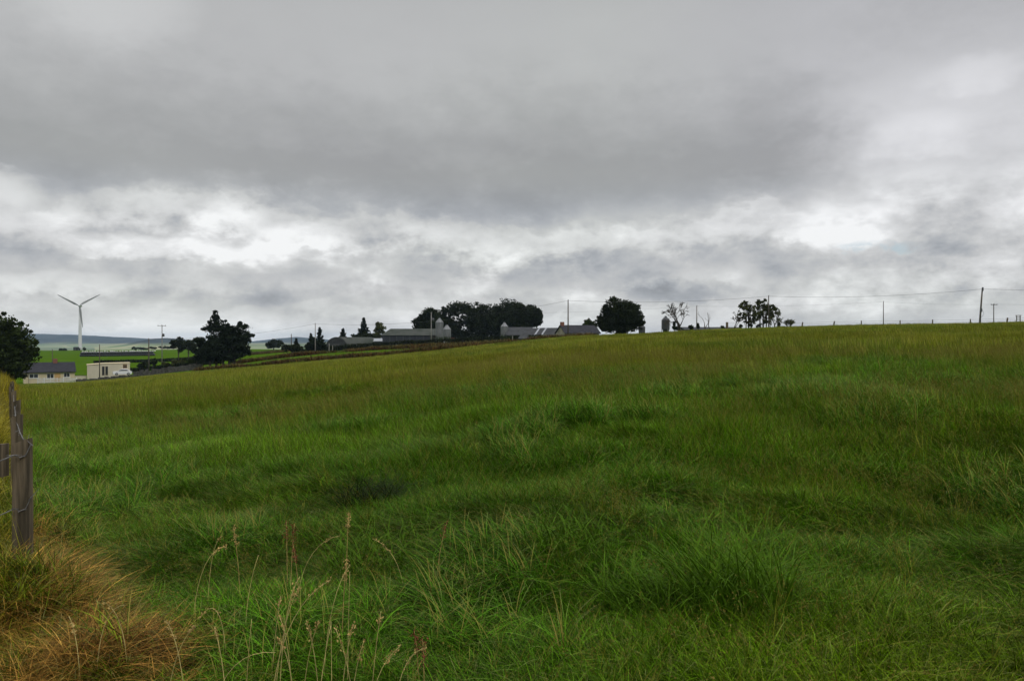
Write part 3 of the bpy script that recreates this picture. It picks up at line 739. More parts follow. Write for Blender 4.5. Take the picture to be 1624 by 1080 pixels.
mb = MB(); hw = 30*184/F
for i in range(int(hw*2/.28)):
    x = -hw+i*.28; mb.box(x, x+.13, 0, .03, .1, 1.45)
mb.build('pickets', M['picket'], pf); MB().box(-hw, hw, .032, .08, .45, .56).box(-hw, hw, .032, .08, 1.1, 1.21).build('rail', M['white'], pf)
for i in range(7):
    x = -hw+i*hw/3; MB().box(x-.06, x+.06, .082, .2, -.3, 1.5).build('fence_post', M['white'], pf)
sh = empty('garden_wall', (X(119, 190), 190, Z(X(119, 190), 190)), 0, 'low cream garden wall between the bungalow and the flat-roofed building', 'wall')
MB().box(0, 2.7, 0, .3, -.4, 1.55).build('wall_face', M['cream_pale'], sh); MB().box(-.05, 2.75, -.05, .35, 1.553, 1.65).build('coping', M['stone'], sh)
# flat roofed building
dC = 186.0; k = dC/F
t = empty('flat_roofed_building', (X(172.5, dC), dC, H(595, dC)), R(29), 'long cream flat-roofed building right of the bungalow, with a white car in front', 'building')
L = 34*k/1.13; hl, hr = 16.2*k, 18.6*k
MB().prism([(-L, -.8), (L, -.8), (L, hr), (-L+3.2, hr-.1), (-L, hl)], 0, 6, 'y').build('wall', M['cream_pale'], t)
MB().prism([(-L-.12, hl+.004), (-L+3.2, hr-.096), (L+.12, hr+.004), (L+.12, hr+.13), (-L+3.2, hr+.03), (-L-.12, hl+.13)], -.12, 6.12, 'y').build('roof', M['cream'], t)
for a in (-9.5, -4.8):
    dd = MB().box(a*k, (a+3.6)*k, -.04, -.003, 0, 2.15).build('door', M['door_dark'], t)
    MB().box((a+.6)*k, (a+3)*k, -.055, -.042, .5, 1.95).build('pane', M['glass'], dd)
window(t, 20*k, 26*k, 1.55, 2.6, 0, 'door_tan')
# car
def car(x, y, z, rz):
    t = empty('parked_car', (x, y, z), rz, 'white hatchback parked in front of the cream flat-roofed building', 'car')
    prof = [(-2.0, .35), (-2.05, .7), (-1.9, .92), (-1.05, 1.0), (-.35, 1.42), (.9, 1.46), (1.7, 1.05), (2.0, .9), (2.02, .4), (1.9, .28), (-1.9, .28)]
    mb = MB().prism([(a, b) for a, b in prof], -.82, .82, 'y')
    mb.v = [(x_, y_*(.82 if z_ > 1.1 else 1), z_) for x_, y_, z_ in mb.v]
    mb.build('body', M['car_white'], t)
    for s in (-1, 1):
        MB().add([(-.95, s*.825, 1.02), (1.45, s*.825, 1.05), (.85, s*.712, 1.38), (-.35, s*.712, 1.36)], [(0, 1, 2, 3)]).build('side_window', M['glass'], t)
        for wx in (-1.25, 1.25):
            wl = MB().lathe([(.2, -.1), (.31, -.1), (.31, .1), (.2, .1)], 16); wl.v = [(wx+a, s*.76+c, .31+b) for a, b, c in wl.v]
            wl = wl.build('wheel', M['tyre'], t, True)
            rim = MB().lathe([(.02, -.105), (.19, -.105), (.19, .105), (.02, .105)], 12); rim.v = [(wx+a, s*.76+c, .31+b) for a, b, c in rim.v]
            rim.build('rim', M['galv'], wl)
    for s in (-.6, .6): MB().box(-2.075, -2.0, s-.15, s+.15, .62, .76).build('headlight', M['skylight'], t)
    MB().add([(-1.08, -.7, 1.015), (-1.08, .7, 1.015), (-.38, .62, 1.412), (-.38, -.62, 1.412)], [(0, 1, 2, 3)]).build('windscreen', M['glass'], t)
cx_ = X(194, 182.5); car(cx_, 182.5, H(595.0, 182.5), R(30))

# ------------------------------------------------------------------ farm buildings
def gable_shed(name, label, px, d, half, deep, zeave, zridge, zbase, rz, wallm, roofm, cat='barn', hip=0.0, ridge_y=.5, extra=None):
    """local x along the ridge, front wall at y=0; heights in world metres"""
    t = empty(name, (X(px, d), d, zbase), rz, label, cat)
    e, r = zeave-zbase, zridge-zbase; y1 = deep; ym = deep*ridge_y
    MB().prism([(0, -.8), (y1, -.8), (y1, e), (ym, r-.12 if not hip else e+.1), (0, e)], -half, half, 'x').build('wall', M[wallm], t)
    o = .3; x0, x1 = -half-o, half+o
    s = (r-e)/ym; eo = e-s*o
    if hip:
        mb = MB().add([(x0, -o, eo+.04), (x1, -o, eo+.04), (x1, y1+o, eo+.04), (x0, y1+o, eo+.04), (x0+hip, ym, r), (x1-.2, ym, r)],
                      [(0, 1, 5, 4), (1, 2, 5), (2, 3, 4, 5), (3, 0, 4), (3, 2, 1, 0)])
    else:
        mb = MB().prism([(-o, eo), (ym, r-.05), (y1+o, eo), (y1+o, eo+.12), (ym, r+.08), (-o, eo+.12)], x0, x1, 'x')
    ro = mb.build('roof', M[roofm], t)
    return t, e, r, ym, ro
# long dark barn, with its roof sheeted in two tones
t, e, r, ym, ro = gable_shed('barn', 'long dark metal barn with a mossy grey roof behind the hedge', 652, 252, 47*252/F, 9, H(531.5, 252), H(521, 252), H(547, 252), R(0), 'sheet_dark', 'fibre_roof', hip=2.6)
for i in range(9):
    x = -9.2+i*2.2; MB().box(x-.05, x+.05, -.05, -.003, -.4, e-.1).build('wall_rib', M['metal_dark'], t)
MB().box(6.3, 9.6, -.06, -.003, -.4, e-.25).build('door', M['door_dark'], t)
gable_shed('lean_to_shed', 'small pale-roofed shed at the left end of the long dark barn', 599, 247, 1.2, 4, H(541, 247), H(537, 247), H(547, 247), R(10), 'sheet_grey', 'skylight', 'shed')
# arched barn
dA = 238.0
t = empty('arched_barn', (X(533, dA), dA, Z(X(533, dA), dA)-.2), R(-33), 'low grey barn with a curved roof, left of the long dark barn', 'barn')
W = 4.7; hh = H(535.0, dA)-t.location[2]; arc = [(W*math.cos(a), .9+(hh-.9)*math.sin(a)) for a in np.linspace(0, math.pi, 17)]
MB().prism([(W, -.5)]+arc+[(-W, -.5)], 0, .12, 'y').build('gable_wall', M['sheet_grey'], t)
rfm = MB(); n = len(arc)
outer = [(W*1.02*math.cos(a), .9+(hh-.9+.1)*math.sin(a)) for a in np.linspace(0, math.pi, 17)]
rfm.prism(outer+arc[::-1], .123, 15, 'y').build('roof', M['fibre_roof'], t)
MB().box(-W*1.0, -W*.96, .123, 15, -.5, .95).box(W*.96, W*1.0, .123, 15, -.5, .95).build('side_wall', M['sheet_dark'], t)
MB().box(-1.4, 1.4, -.06, -.004, 0, 2.2).build('door', M['metal_dark'], t)
# silos
def silo(label, px, d, top, halfpx, base_py, group='feed silos', m='silo'):
    k = d/F; rr_ = halfpx*k; zt = H(top, d); zb = Z(X(px, d), d)-.1
    t = empty('feed_silo', (X(px, d), d, zb), rng.uniform(0, 3), label, 'silo', group); h = zt-zb
    c0 = min(1.9, h*.3); ct = h-rr_*1.15
    prof = [(rr_*.22, c0*.35), (rr_, c0+.5)]
    z = c0+.5
    while z < ct-.5: prof += [(rr_*1.012, z+.04), (rr_*1.012, z+.1), (rr_, z+.14), (rr_, z+.62)]; z += .66
    prof += [(rr_, ct)]
    MB().lathe(prof, 24).build('drum', M[m], t, False)
    MB().lathe([(rr_*1.03, ct+.004), (rr_*.26, h-.25), (rr_*.26, h-.05), (.05, h)], 24).build('cone_cap', M[m], t, False)
    for i in range(4):
        a = math.pi/4+i*math.pi/2; x, y = rr_*.93*math.cos(a), rr_*.93*math.sin(a)
        MB().tube([(x, y, -.2), (x, y, c0+.5)], .07, 6).build('leg', M['galv'], t)
    MB().tube([(rr_+.09, -.2, c0*.5), (rr_+.09, -.2, ct), (rr_*.3, -.05, h-.1)], .035, 5).tube([(rr_+.09, .2, c0*.5), (rr_+.09, .2, ct), (rr_*.3, .05, h-.1)], .035, 5).build('ladder', M['galv'], t)
silo('taller and left of the twin steel silos at the right end of the long barn', 697, 249, 504, 6.2, 540)
silo('shorter and right of the twin steel silos at the right end of the long barn', 709, 243, 515, 6.3, 541)
silo('single pointed steel silo beside the grey roofed shed', 800, 228, 511, 6.0, 535)
silo('dark steel silo on the brow beside the bare dead tree', 1056, 185, 501, 6.0, 525, m='silo_dark')
silo('steel silo half hidden by the right side of the domed tree', 1018, 200, 513, 5.2, 525, m='silo_dark')
# sheds right of the silo
gable_shed('shed', 'plain grey-roofed shed between the single silo and the striped-roof shed', 824, 226, 20*226/F, 7, H(531, 226), H(519, 226), Z(X(824, 226), 226)-.6, R(2), 'sheet_grey', 'sheet_grey', 'shed')
t, e, r, ym, ro = gable_shed('striped_roof_shed', 'dark shed with two pale skylight strips down its sloping roof', 854, 206, 5.6, 10, H(536.5, 206), H(520, 206), Z(X(854, 206), 206)-1.2, R(-24), 'sheet_dark', 'sheet_grey', 'shed')
for xa in (-1.9, .1):
    s = (r-e)/ym; MB().add([(xa, -.32, e-s*.32+.155), (xa+.5, -.32, e-s*.32+.155), (xa+.5, ym-.1, r+.09), (xa, ym-.1, r+.09),
              (xa, -.32, e-s*.32+.125), (xa+.5, -.32, e-s*.32+.125), (xa+.5, ym-.1, r+.06), (xa, ym-.1, r+.06)], [(0, 1, 2, 3), (4, 7, 6, 5), (0, 4, 5, 1), (1, 5, 6, 2), (2, 6, 7, 3), (3, 7, 4, 0)]).build('skylight', M['skylight'], ro)
# farmhouse
t, e, r, ym, ro = gable_shed('farmhouse', 'old stone farmhouse with a dark slate roof and end chimney beside the domed tree', 924, 192, 4.6, 6.5, H(528, 192), H(515.8, 192), H(540, 192), R(18), 'stone_render', 'slate', 'house')
MB().box(-4.6, -3.8, ym-.45, ym+.45, r-.5, r+.85).build('chimney', M['brick'], ro)
window(t, 1.0, 2.0, e-1.15, e-.3, 0); window(t, -2.4, -1.5, e-1.15, e-.3, 0)
MB().box(-.4, .5, -.04, -.003, 0, 2.0).build('door', M['white'], t)
# long low roof just showing over the brow
gable_shed('long_shed', 'long low grey roof just showing over the brow below the thin dead stems', 1134, 222, 47*222/F, 10, H(523, 222), H(518.6, 222), Z(X(1134, 222), 222)-1.0, R(0), 'sheet_grey', 'sheet_grey', 'shed')

# ------------------------------------------------------------------ utility poles and their wires
WTOP = {}
def pole(key, label, px, top, d, rad=.12, m='pole_wood', cross=0.0, leanpx=0.0, trans=False, base=None, gear=False, group='utility poles'):
    x = X(px, d); zb = Z(x, d)-.25; zt = H(top, d)
    t = empty('utility_pole', (x, d, zb), 0, label, 'utility pole', group); h = zt-zb; lx = leanpx*d/F
    MB().tube([(0, 0, -.3), (lx*.5, 0, h*.5), (lx, 0, h)], [rad*1.15, rad, rad*.8], 9).build('shaft', M[m], t, True)
    if cross:
        MB().box(lx-cross, lx+cross, -rad-.1, -rad-.004, h-.35, h-.2).build('crossarm', M['pole_wood'], t)
        for s in (-.85, 0, .85): MB().lathe([(.05, h-.197), (.08, h-.1), (.05, h), (.03, h+.06)], 8, lx+s*cross, -rad-.06).build('insulator', M['metal_dark'], t)
    if trans:
        MB().lathe([(.05, h*trans-.55), (.36, h*trans-.5), (.38, h*trans+.4), (.1, h*trans+.5)], 12, lx*trans+.5, -.1).build('transformer', M['metal_dark'], t, True)
    if gear:
        for f, s in ((.985, .16), (.47, .22), (.19, .16)):
            MB().box(lx*f-s, lx*f+s*.55, -.26, -.13, h*f-.35, h*f+.3).build('switch_box', M['metal_dark'], t)
        MB().tube([(lx*.5+.15, -.1, h*.5), (lx*.45+.55, -.1, h*.38), (lx*.3+.12, -.1, h*.28)], .025, 5).build('cable_loop', M['wire'], t)
    else: MB().tube([(lx-.06, -rad-.06, h-.06), (lx+.06, -rad-.06, h+.1)], .05, 6).build('pole_cap', M['metal_dark'], t)
    WTOP[key] = (x+lx, d-.15, zt-.12)
pole('a1', 'tall grey wooden pole standing in front of the shrubs left of the arched barn', 500, 513, 208, .13, 'pole_grey')
pole('a2', 'tall dark pole rising in front of the farmhouse chimney', 901, 476, 160, .13)
pole('a3', 'slim dark pole rising through the thin leafy trees on the brow', 1219, 469, 157, .11)
pole('a4', 'leaning dark pole with switch boxes on the right-hand brow', 1553, 457.5, 142, .15, leanpx=5, gear=True)
pole('b1', 'grey pole in front of the long barn and the beeches', 684, 495, 238, .15, 'pole_grey', trans=.77)
pole('b2', 'pale smooth pole between the bare dead tree and the two dead stems', 1105, 485, 178, .13, 'pole_grey')
pole('b3', 'plain thin pole alone on the brow between the wire fence posts', 1401, 478, 190, .10)
pole('b4', 'thin pole with a short crossarm right of the leaning pole', 1576, 482, 232, .14, cross=1.0)
pole('c1', 'black pole on the lane right of the flat-roofed cream building', 236, 537, 214, .17)
pole('c2', 'thin pole with a wide crossarm and transformer left of the cypress', 257, 515.5, 262, .16, 'pole_grey', cross=1.5, trans=.76)
pole('c3', 'dark pole in front of the flat-roofed cream building', 158, 547, 181, .11)
pole('c4', 'thin pole behind the bungalow roof', 83, 554, 235, .11)
pole('c5', 'short pole with a stay rising from the shrubs left of the tall lane pole', 462, 530, 226, .14)
def wire(name, label, keys, sag, off=0.0, r=.022, group='overhead wires'):
    P = [WTOP[k] if isinstance(k, str) else k for k in keys]; pts = []
    for (a, b), s in zip(zip(P[:-1], P[1:]), sag):
        for i in range(16):
            f = i/16; pts.append((a[0]+(b[0]-a[0])*f, a[1]+(b[1]-a[1])*f+off, a[2]+(b[2]-a[2])*f-s*4*f*(1-f)))
    pts.append((P[-1][0], P[-1][1]+off, P[-1][2]))
    tag(MB().tube(pts, r, 5).build(name, M['wire']), label, 'wire', group)
a4 = WTOP['a4']
wire('overhead_wire', 'upper overhead wire slung along the tall poles across the farm and brow', ['c1', 'a1', 'a2', 'a3', 'a4', (X(2300, 150), 150.0, H(468, 150))], [1.2, 1.9, .7, .7, .4], r=.022)
wire('overhead_wire', 'fainter lower overhead wire running behind the brow to the pole with the short crossarm', ['b1', 'b2', 'b3', 'b4', (X(2300, 250), 250.0, H(490, 250))], [.8, .4, .35, .3], r=.012)

# ------------------------------------------------------------------ post and wire fence along the brow
def brow_fence():
    posts = [(1153, 511, 143, 0), (1272, 511, 138, 2), (1322, 509.5, 136, 3), (1366, 508.5, 134, 0), (1427.5, 508, 131, 0), (1479, 507, 129.5, 0), (1539, 506, 128, 0), (1597, 504, 126, 2), (1660, 502.5, 124, 0), (1722, 501, 122.5, -1)]
    x0, d0 = X(1153, 143), 143
    t = empty('wire_fence', (x0, d0, Z(x0, d0)), 0, 'post and wire fence strung along the skyline of the brow', 'fence')
    zb0 = t.location[2]; tops = []
    for i, (px, py, d, ln) in enumerate(posts):
        x = X(px, d)-x0; y = d-d0; zg = Z(X(px, d), d)-zb0; zt = H(py, d)-zb0; r = .13 if ln else .10
        lx = ln*d/F
        if i == 0: r = .24
        MB().tube([(x-lx*.5, y, zg-.4), (x, y, (zg-.4+zt)/2), (x+lx*.5, y, zt)], [r*1.05, r, r*.92], 8).build('fence_post', M['post_wood'], t)
        tops.append((x, y, zt))
    for dz_ in (-.12, -.42, -.72):
        MB().tube([(a, b-.1, c+dz_) for a, b, c in tops], .012, 4).build('wire_strand', M['wire'], t)
brow_fence()
# small ladder-like stile at the far right
t = empty('stile', (X(1615, 128), 128, Z(X(1615, 128), 128)-.1), 0, 'small wooden ladder stile on the brow at the right edge', 'stile')
h = H(499, 128)-t.location[2]
for s in (-.3, .3): MB().box(s-.05, s+.05, -.06, .06, -.3, h-.2).build('leg', M['pole_grey'], t)
for f in (.55, .75, .92): MB().box(-.36, .36, -.1, -.064, h*f-.05, h*f+.05).build('rung', M['pole_grey'], t)
MB().box(-.42, .42, -.2, .12, h-.196, h-.1).build('step', M['pole_grey'], t)
# grey gate posts and fence posts in front of the hedge
gp = 'pale posts in front of the farm hedge'
for px, top, d, lb in [(522, 545, 214, 'pale post in front of the left end of the arched barn'), (527.5, 548, 214, 'shorter pale post beside the taller one at the arched barn'),
                       (813, 533, 196, 'pale fence post in front of the hedge below the grey shed'), (846, 534, 188, 'pale fence post below the striped-roof shed'), (712, 544, 212, 'pale fence post in front of the hedge below the twin silos')]:
    x = X(px, d); zb = Z(x, d)-.2; tag(MB().box(-.09, .09, -.09, .09, 0, H(top, d)-zb).box(-.11, .11, -.11, .11, H(top, d)-zb+.003, H(top, d)-zb+.06).build('fence_post', M['pole_grey']), lb, 'post', gp).location = (x, d, zb)

# ------------------------------------------------------------------ left fence: stout timber post, rail, barbed wire, receding posts
def left_fence():
    d0 = 4.95; x0 = X(34, d0)
    zb0 = Z(x0, d0); t = empty('barbed_wire_fence', (x0, d0, zb0), 0, 'weathered timber post and rail fence with barbed wire at the left edge', 'fence')
    def post(px, py, d, w, dep, lean=0):
        x = X(px, d); zt = H(py, d)-zb0; zg = Z(x, d)-zb0-.4
        cx, cyy = x-x0, d-d0; h = w/2
        mb = MB(); n = 7
        for i in range(n):            # slightly tapering, chamfered square post with a worn slanting top
            f = i/(n-1); z = zg+(zt-zg)*f; q = h*(1.08-.10*f)*(1+.03*math.sin(i*2.1)); ox = lean*f
            c = .28*q
            ring = [(-q+c, -q), (q-c, -q), (q, -q+c), (q, q-c), (q-c, q), (-q+c, q), (-q, q-c), (-q, -q+c)]
            mb.v += [(cx+a+ox, cyy+b*dep, z+(.018*a/h if f == 1 else 0)) for a, b in ring]
        mb.f += [(i*8+j, i*8+(j+1) % 8, (i+1)*8+(j+1) % 8, (i+1)*8+j) for i in range(n-1) for j in range(8)]
        mb.f.append(tuple(range((n-1)*8, n*8)))
        mb.build('fence_post', M['post_wood'], t)
        return (cx+h*.7, cyy-h, zt)
    a = post(36, 699, 4.95, .098, .8)
    P = [post(27, 660, 7.6, .085, 1), post(23, 636, 11.2, .09, 1, .03), post(21, 621, 15.5, .09, 1), post(20, 613, 20.5, .10, 1, -.03), post(19, 608, 26.5, .11, 1), post(19, 605, 33, .11, 1)]
    # rail running back towards the viewer, out of the frame
    mb = MB(); n = 6
    for i in range(n):
        f = i/(n-1); y = -.02-f*2.3; x = -.085-f*1.95; z0 = a[2]-.015-.02*f+.006*math.sin(i*2)
        mb.v += [(x, y-.03, z0-.21), (x, y+.03, z0-.21), (x, y+.03, z0), (x, y-.03, z0)]
    mb.f += [(i*4+j, i*4+(j+1) % 4, (i+1)*4+(j+1) % 4, (i+1)*4+j) for i in range(n-1) for j in range(4)]+[(3, 2, 1, 0), (n*4-4, n*4-3, n*4-2, n*4-1)]
    mb.build('rail', M['post_wood'], t)
    for off, wr_ in ((.02, .0045), (.36, .0038)):
        mb = MB(); chain = [(-1.5, -1.9, a[2]-.26-off), (-.45, -.55, a[2]-.17-off), (.0, -.07, a[2]-.06-off), (.075, -.02, a[2]-off)]+[(p[0], p[1], p[2]-.05-off) for p in P]
        pts = []
        for p, q in zip(chain[:-1], chain[1:]):
            m = max(3, int(np.hypot(q[0]-p[0], q[1]-p[1])/.3))
            for i in range(m):
                f = i/m; pts.append((p[0]+(q[0]-p[0])*f, p[1]+(q[1]-p[1])*f, p[2]+(q[2]-p[2])*f-.05*4*f*(1-f)+.004*math.sin(len(pts)*2.3)))
        pts.append(chain[-1]); mb.tube(pts, wr_, 5)
        for p in pts[1:40:1]:
            for _ in range(2):
                e = rng.normal(size=3)*.02; mb.tube([np.array(p)-e*.3, np.array(p)+e], [.003, .0012], 4)
        mb.build('barbed_wire', M['wire_old'], t)
left_fence()

# ------------------------------------------------------------------ grass
def blade_set(n, root, L, wd, lean=.5, spread=2.2, tilt=(.05, .4), bend=(.4, 1.4), seg=5, seed=0, heads=0.0, headlen=.09):
    """n curved tapering blades rooted in a disc; lean pulls their bearing towards +x"""
    g = np.random.default_rng(seed)
    a = g.uniform(0, 2*math.pi, n); rr = root*np.sqrt(g.random(n)); bx, by = rr*np.cos(a), rr*np.sin(a)
    ph = g.normal(0, spread*(1-lean)+.25, n)
    Ln = g.uniform(*L, n); W = g.uniform(*wd, n); t0 = g.uniform(*tilt, n); bd = g.uniform(*bend, n)
    V = []; UV = []; rnd = g.random(n)
    px, py, pz = bx.copy(), by.copy(), np.full(n, -.03)
    roll = g.normal(0, .5, n)
    for i in range(seg+1):
        f = i/seg; th = t0+bd*f**1.3
        wx, wy = -np.sin(ph+roll), np.cos(ph+roll)
        ww = W*.5*(1-f**2.2*.96)*(.75+.25*min(1, f*4))
        V.append(np.stack([px-wx*ww, py-wy*ww, pz], -1)); V.append(np.stack([px+wx*ww, py+wy*ww, pz+ww*.3], -1))
        UV.append(np.stack([rnd, np.full(n, f*.98)], -1)); UV.append(np.stack([rnd, np.full(n, f*.98)], -1))
        if i < seg:
            st = Ln/seg; px = px+np.sin(th)*np.cos(ph)*st; py = py+np.sin(th)*np.sin(ph)*st; pz = pz+np.cos(th)*st
    V = np.stack(V, 1).reshape(-1, 3); UV = np.stack(UV, 1).reshape(-1, 2); m = 2*(seg+1)
    base = np.arange(n)[:, None]*m
    Q = np.concatenate([base+np.array([[2*i, 2*i+1, 2*i+3, 2*i+2]]) for i in range(seg)], 0)
    if heads:
        k = int(n*heads); hv = []; huv = []
        for b in range(k):
            tip = V[b*m+m-1]; back = V[b*m+m-5]; d = tip-back; d /= np.linalg.norm(d)
            for j in range(9):
                f = j/9; c = tip-d*headlen*(f-.15)+g.normal(size=3)*.006*(1+f*1.2); u = d+g.normal(size=3)*.45; u /= np.linalg.norm(u); s = np.cross(u, g.normal(size=3)); s /= np.linalg.norm(s)
                l = .015*g.uniform(.7, 1.3); hv += [c-u*l*.5, c+s*l*.2, c+u*l*.5, c-s*l*.2]; huv += [(rnd[b], 2.0)]*4
        q0 = len(V); V = np.concatenate([V, np.array(hv)]); UV = np.concatenate([UV, np.array(huv)]); Q = np.concatenate([Q, q0+np.arange(len(hv)).reshape(-1, 4)])
    return V, Q, UV
def grass_mat(name, seedcol, dry=(.27, .22, .05), dryshare=.10):
    m = bpy.data.materials.new(name); m.use_nodes = True
    S.nt = m.node_tree; S.nt.nodes.clear()
    at = S.nt.nodes.new('ShaderNodeAttribute'); at.attribute_type = 'INSTANCER'; at.attribute_name = 'tint'
    uv = S.nt.nodes.new('ShaderNodeUVMap'); sp = S.nt.nodes.new('ShaderNodeSeparateXYZ'); S.nt.links.new(uv.outputs[0], sp.inputs[0])
    u, v = S(sp.outputs[0]), S(sp.outputs[1]); c = S(at.outputs['Color'])
    r2 = S._m('FRACT', u*7.31)
    br = S._m('POWER', u, 2.2)*1.9+.34  # random blade tone; the brightest blades carry glossy highlights as colour
    c = mulc(c, vec(br, br, br))
    c = mixc(sm(r2, .25, .0)*.35, c, mulc(c, (.8, 1.1, 1.3)))
    c = mixc(sm(r2, 1-dryshare*1.3, 1-dryshare*.6)*.75, c, dry)
    r3 = S._m('FRACT', u*23.7)
    c = mixc(sm(v, .55, .9)*sm(r3, .78, .9)*.7, c, (.27, .27, .10))
    c = mixc(sm(v, 1.2, 1.5), c, seedcol)
    p = S.nt.nodes.new('ShaderNodeBsdfPrincipled'); S.nt.links.new(c.s, p.inputs['Base Color'])
    p.inputs['Roughness'].default_value = .5; p.inputs['Specular IOR Level'].default_value = .05
    tr = S.nt.nodes.new('ShaderNodeBsdfTranslucent'); S.nt.links.new(mulc(c, (1.1, 1.1, .7)).s, tr.inputs[0])
    mx_ = S.nt.nodes.new('ShaderNodeMixShader'); mx_.inputs[0].default_value = .17
    S.nt.links.new(p.outputs[0], mx_.inputs[1]); S.nt.links.new(tr.outputs[0], mx_.inputs[2])
    o = S.nt.nodes.new('ShaderNodeOutputMaterial'); S.nt.links.new(mx_.outputs[0], o.inputs[0])
    return m
GM = grass_mat('meadow_blade', (.15, .125, .025))
SRC = bpy.data.collections.new('grass_sources')
def src(i, data, m):
    o = np_mesh('tuft_source_%02d' % i, data[0], data[1], m, uv=data[2]); COL.objects.unlink(o); SRC.objects.link(o)
k_ = 0
VAR = {}
def reg(key, data, m=GM):
    global k_
    src(k_, data, m); VAR.setdefault(key, []).append(k_); k_ += 1
for i in range(4): reg('fine', blade_set(76, .10, (.18, .46), (.003, .0085), .45, 2.4, (.1, .7), (.5, 2.2), 6, 10+i))
for i in range(3): reg('lodged', blade_set(70, .13, (.30, .58), (.0035, .0065), .72, 1.6, (.6, 1.2), (.7, 1.4), 6, 20+i))
for i in range(3): reg('coarse', blade_set(42, .10, (.36, .66), (.005, .010), .45, 2.2, (.1, .6), (1.0, 2.4), 8, 30+i))
for i in range(3): reg('seeded', blade_set(16, .10, (.45, .75), (.0022, .0034), .6, 1.6, (.05, .3), (.2, .9), 6, 40+i, heads=.8))
for i in range(3): reg('straw', blade_set(66, .15, (.20, .56), (.0026, .0052), .15, 2.6, (.3, 1.5), (.3, 1.9), 6, 50+i))
for i in range(3): reg('weed', blade_set(14, .06, (.10, .26), (.018, .038), .1, 2.8, (.4, 1.1), (.4, 1.4), 6, 90+i))
for i in range(3): reg('far', blade_set(36, .26, (.28, .50), (.012, .024), .4, 2.4, (.05, .5), (.2, 1.0), 3, 60+i))
for i in range(2): reg('far_seeded', blade_set(22, .28, (.45, .68), (.009, .015), .55, 1.8, (.05, .35), (.2, .7), 3, 70+i))
for i in range(3): reg('bracken', blade_set(40, .45, (.35, .85), (.03, .075), .2, 2.6, (.1, .7), (.3, 1.6), 4, 80+i))

def scatter_tree():
    ng = bpy.data.node_groups.new('scatter_grass', 'GeometryNodeTree')
    ng.interface.new_socket('Geometry', in_out='INPUT', socket_type='NodeSocketGeometry')
    ng.interface.new_socket('Geometry', in_out='OUTPUT', socket_type='NodeSocketGeometry')
    N = ng.nodes; Lk = ng.links
    gi, gq = N.new('NodeGroupInput'), N.new('NodeGroupOutput')
    ci = N.new('GeometryNodeCollectionInfo'); ci.inputs['Collection'].default_value = SRC
    ci.inputs['Separate Children'].default_value = True; ci.inputs['Reset Children'].default_value = True
    ip = N.new('GeometryNodeInstanceOnPoints'); ip.inputs['Pick Instance'].default_value = True
    def attr(nm, ty):
        a = N.new('GeometryNodeInputNamedAttribute'); a.data_type = ty; a.inputs['Name'].default_value = nm; return a.outputs['Attribute']
    er = N.new('FunctionNodeEulerToRotation'); Lk.new(attr('rot', 'FLOAT_VECTOR'), er.inputs[0])
    Lk.new(gi.outputs[0], ip.inputs['Points']); Lk.new(ci.outputs[0], ip.inputs['Instance']); Lk.new(attr('idx', 'INT'), ip.inputs['Instance Index'])
    Lk.new(er.outputs[0], ip.inputs['Rotation']); Lk.new(attr('scl', 'FLOAT_VECTOR'), ip.inputs['Scale'])
    Lk.new(ip.outputs[0], gq.inputs[0])
    return ng
NG = scatter_tree()
def scatter(name, P, idx, rot, scl, tint_, label):
    me = bpy.data.meshes.new(name); n = len(P); me.vertices.add(n); me.vertices.foreach_set('co', np.asarray(P, np.float32).ravel())
    me.attributes.new('idx', 'INT', 'POINT').data.foreach_set('value', np.asarray(idx, np.int32))
    me.attributes.new('rot', 'FLOAT_VECTOR', 'POINT').data.foreach_set('vector', np.asarray(rot, np.float32).ravel())
    me.attributes.new('scl', 'FLOAT_VECTOR', 'POINT').data.foreach_set('vector', np.asarray(scl, np.float32).ravel())
    c = np.concatenate([tint_, np.ones((n, 1))], 1)
    me.attributes.new('tint', 'FLOAT_COLOR', 'POINT').data.foreach_set('color', np.asarray(c, np.float32).ravel())
    o = bpy.data.objects.new(name, me); COL.objects.link(o)
    md = o.modifiers.new('scatter', 'NODES'); md.node_group = NG
    return tag(o, label, kind='stuff')
def lerp(a, b, f): return np.asarray(a)*(1-f[:, None])+np.asarray(b)*f[:, None]
def pick(keys, n):
    pool = np.array(VAR[keys]); return pool[rng.integers(0, len(pool), n)]
def sample(r0, r1, dens):
    amax = R(135) if r1 < 20 else R(62) if r1 < 70 else R(46); n = int(dens*amax*(r1*r1-r0*r0))
    r = np.sqrt(rng.uniform(r0*r0, r1*r1, n)); a = rng.uniform(-amax, amax, n)
    x, y = r*np.sin(a), r*np.cos(a); k = np.abs(x) < .76*np.maximum(y, 0)+8.0     # a margin either side of the view
    k &= y > -3.0
    return x[k], y[k]
def straw_mask(x, y):
    nz = fbm(x/.7, y/.7, 31, 3)
    d = (x-FT*y)/math.hypot(1, FT)
    m = sstep(1.2, .7, np.hypot((x+2.1)/1.0, (y-3.6)/.75)+(nz-.5)*1.2)
    m2 = .8*sstep(.75, .15, d+(nz-.5)*.9)*sstep(-.5, 0, d)*sstep(9, 5, y)
    return np.clip(np.maximum(m, m2), 0, 1)
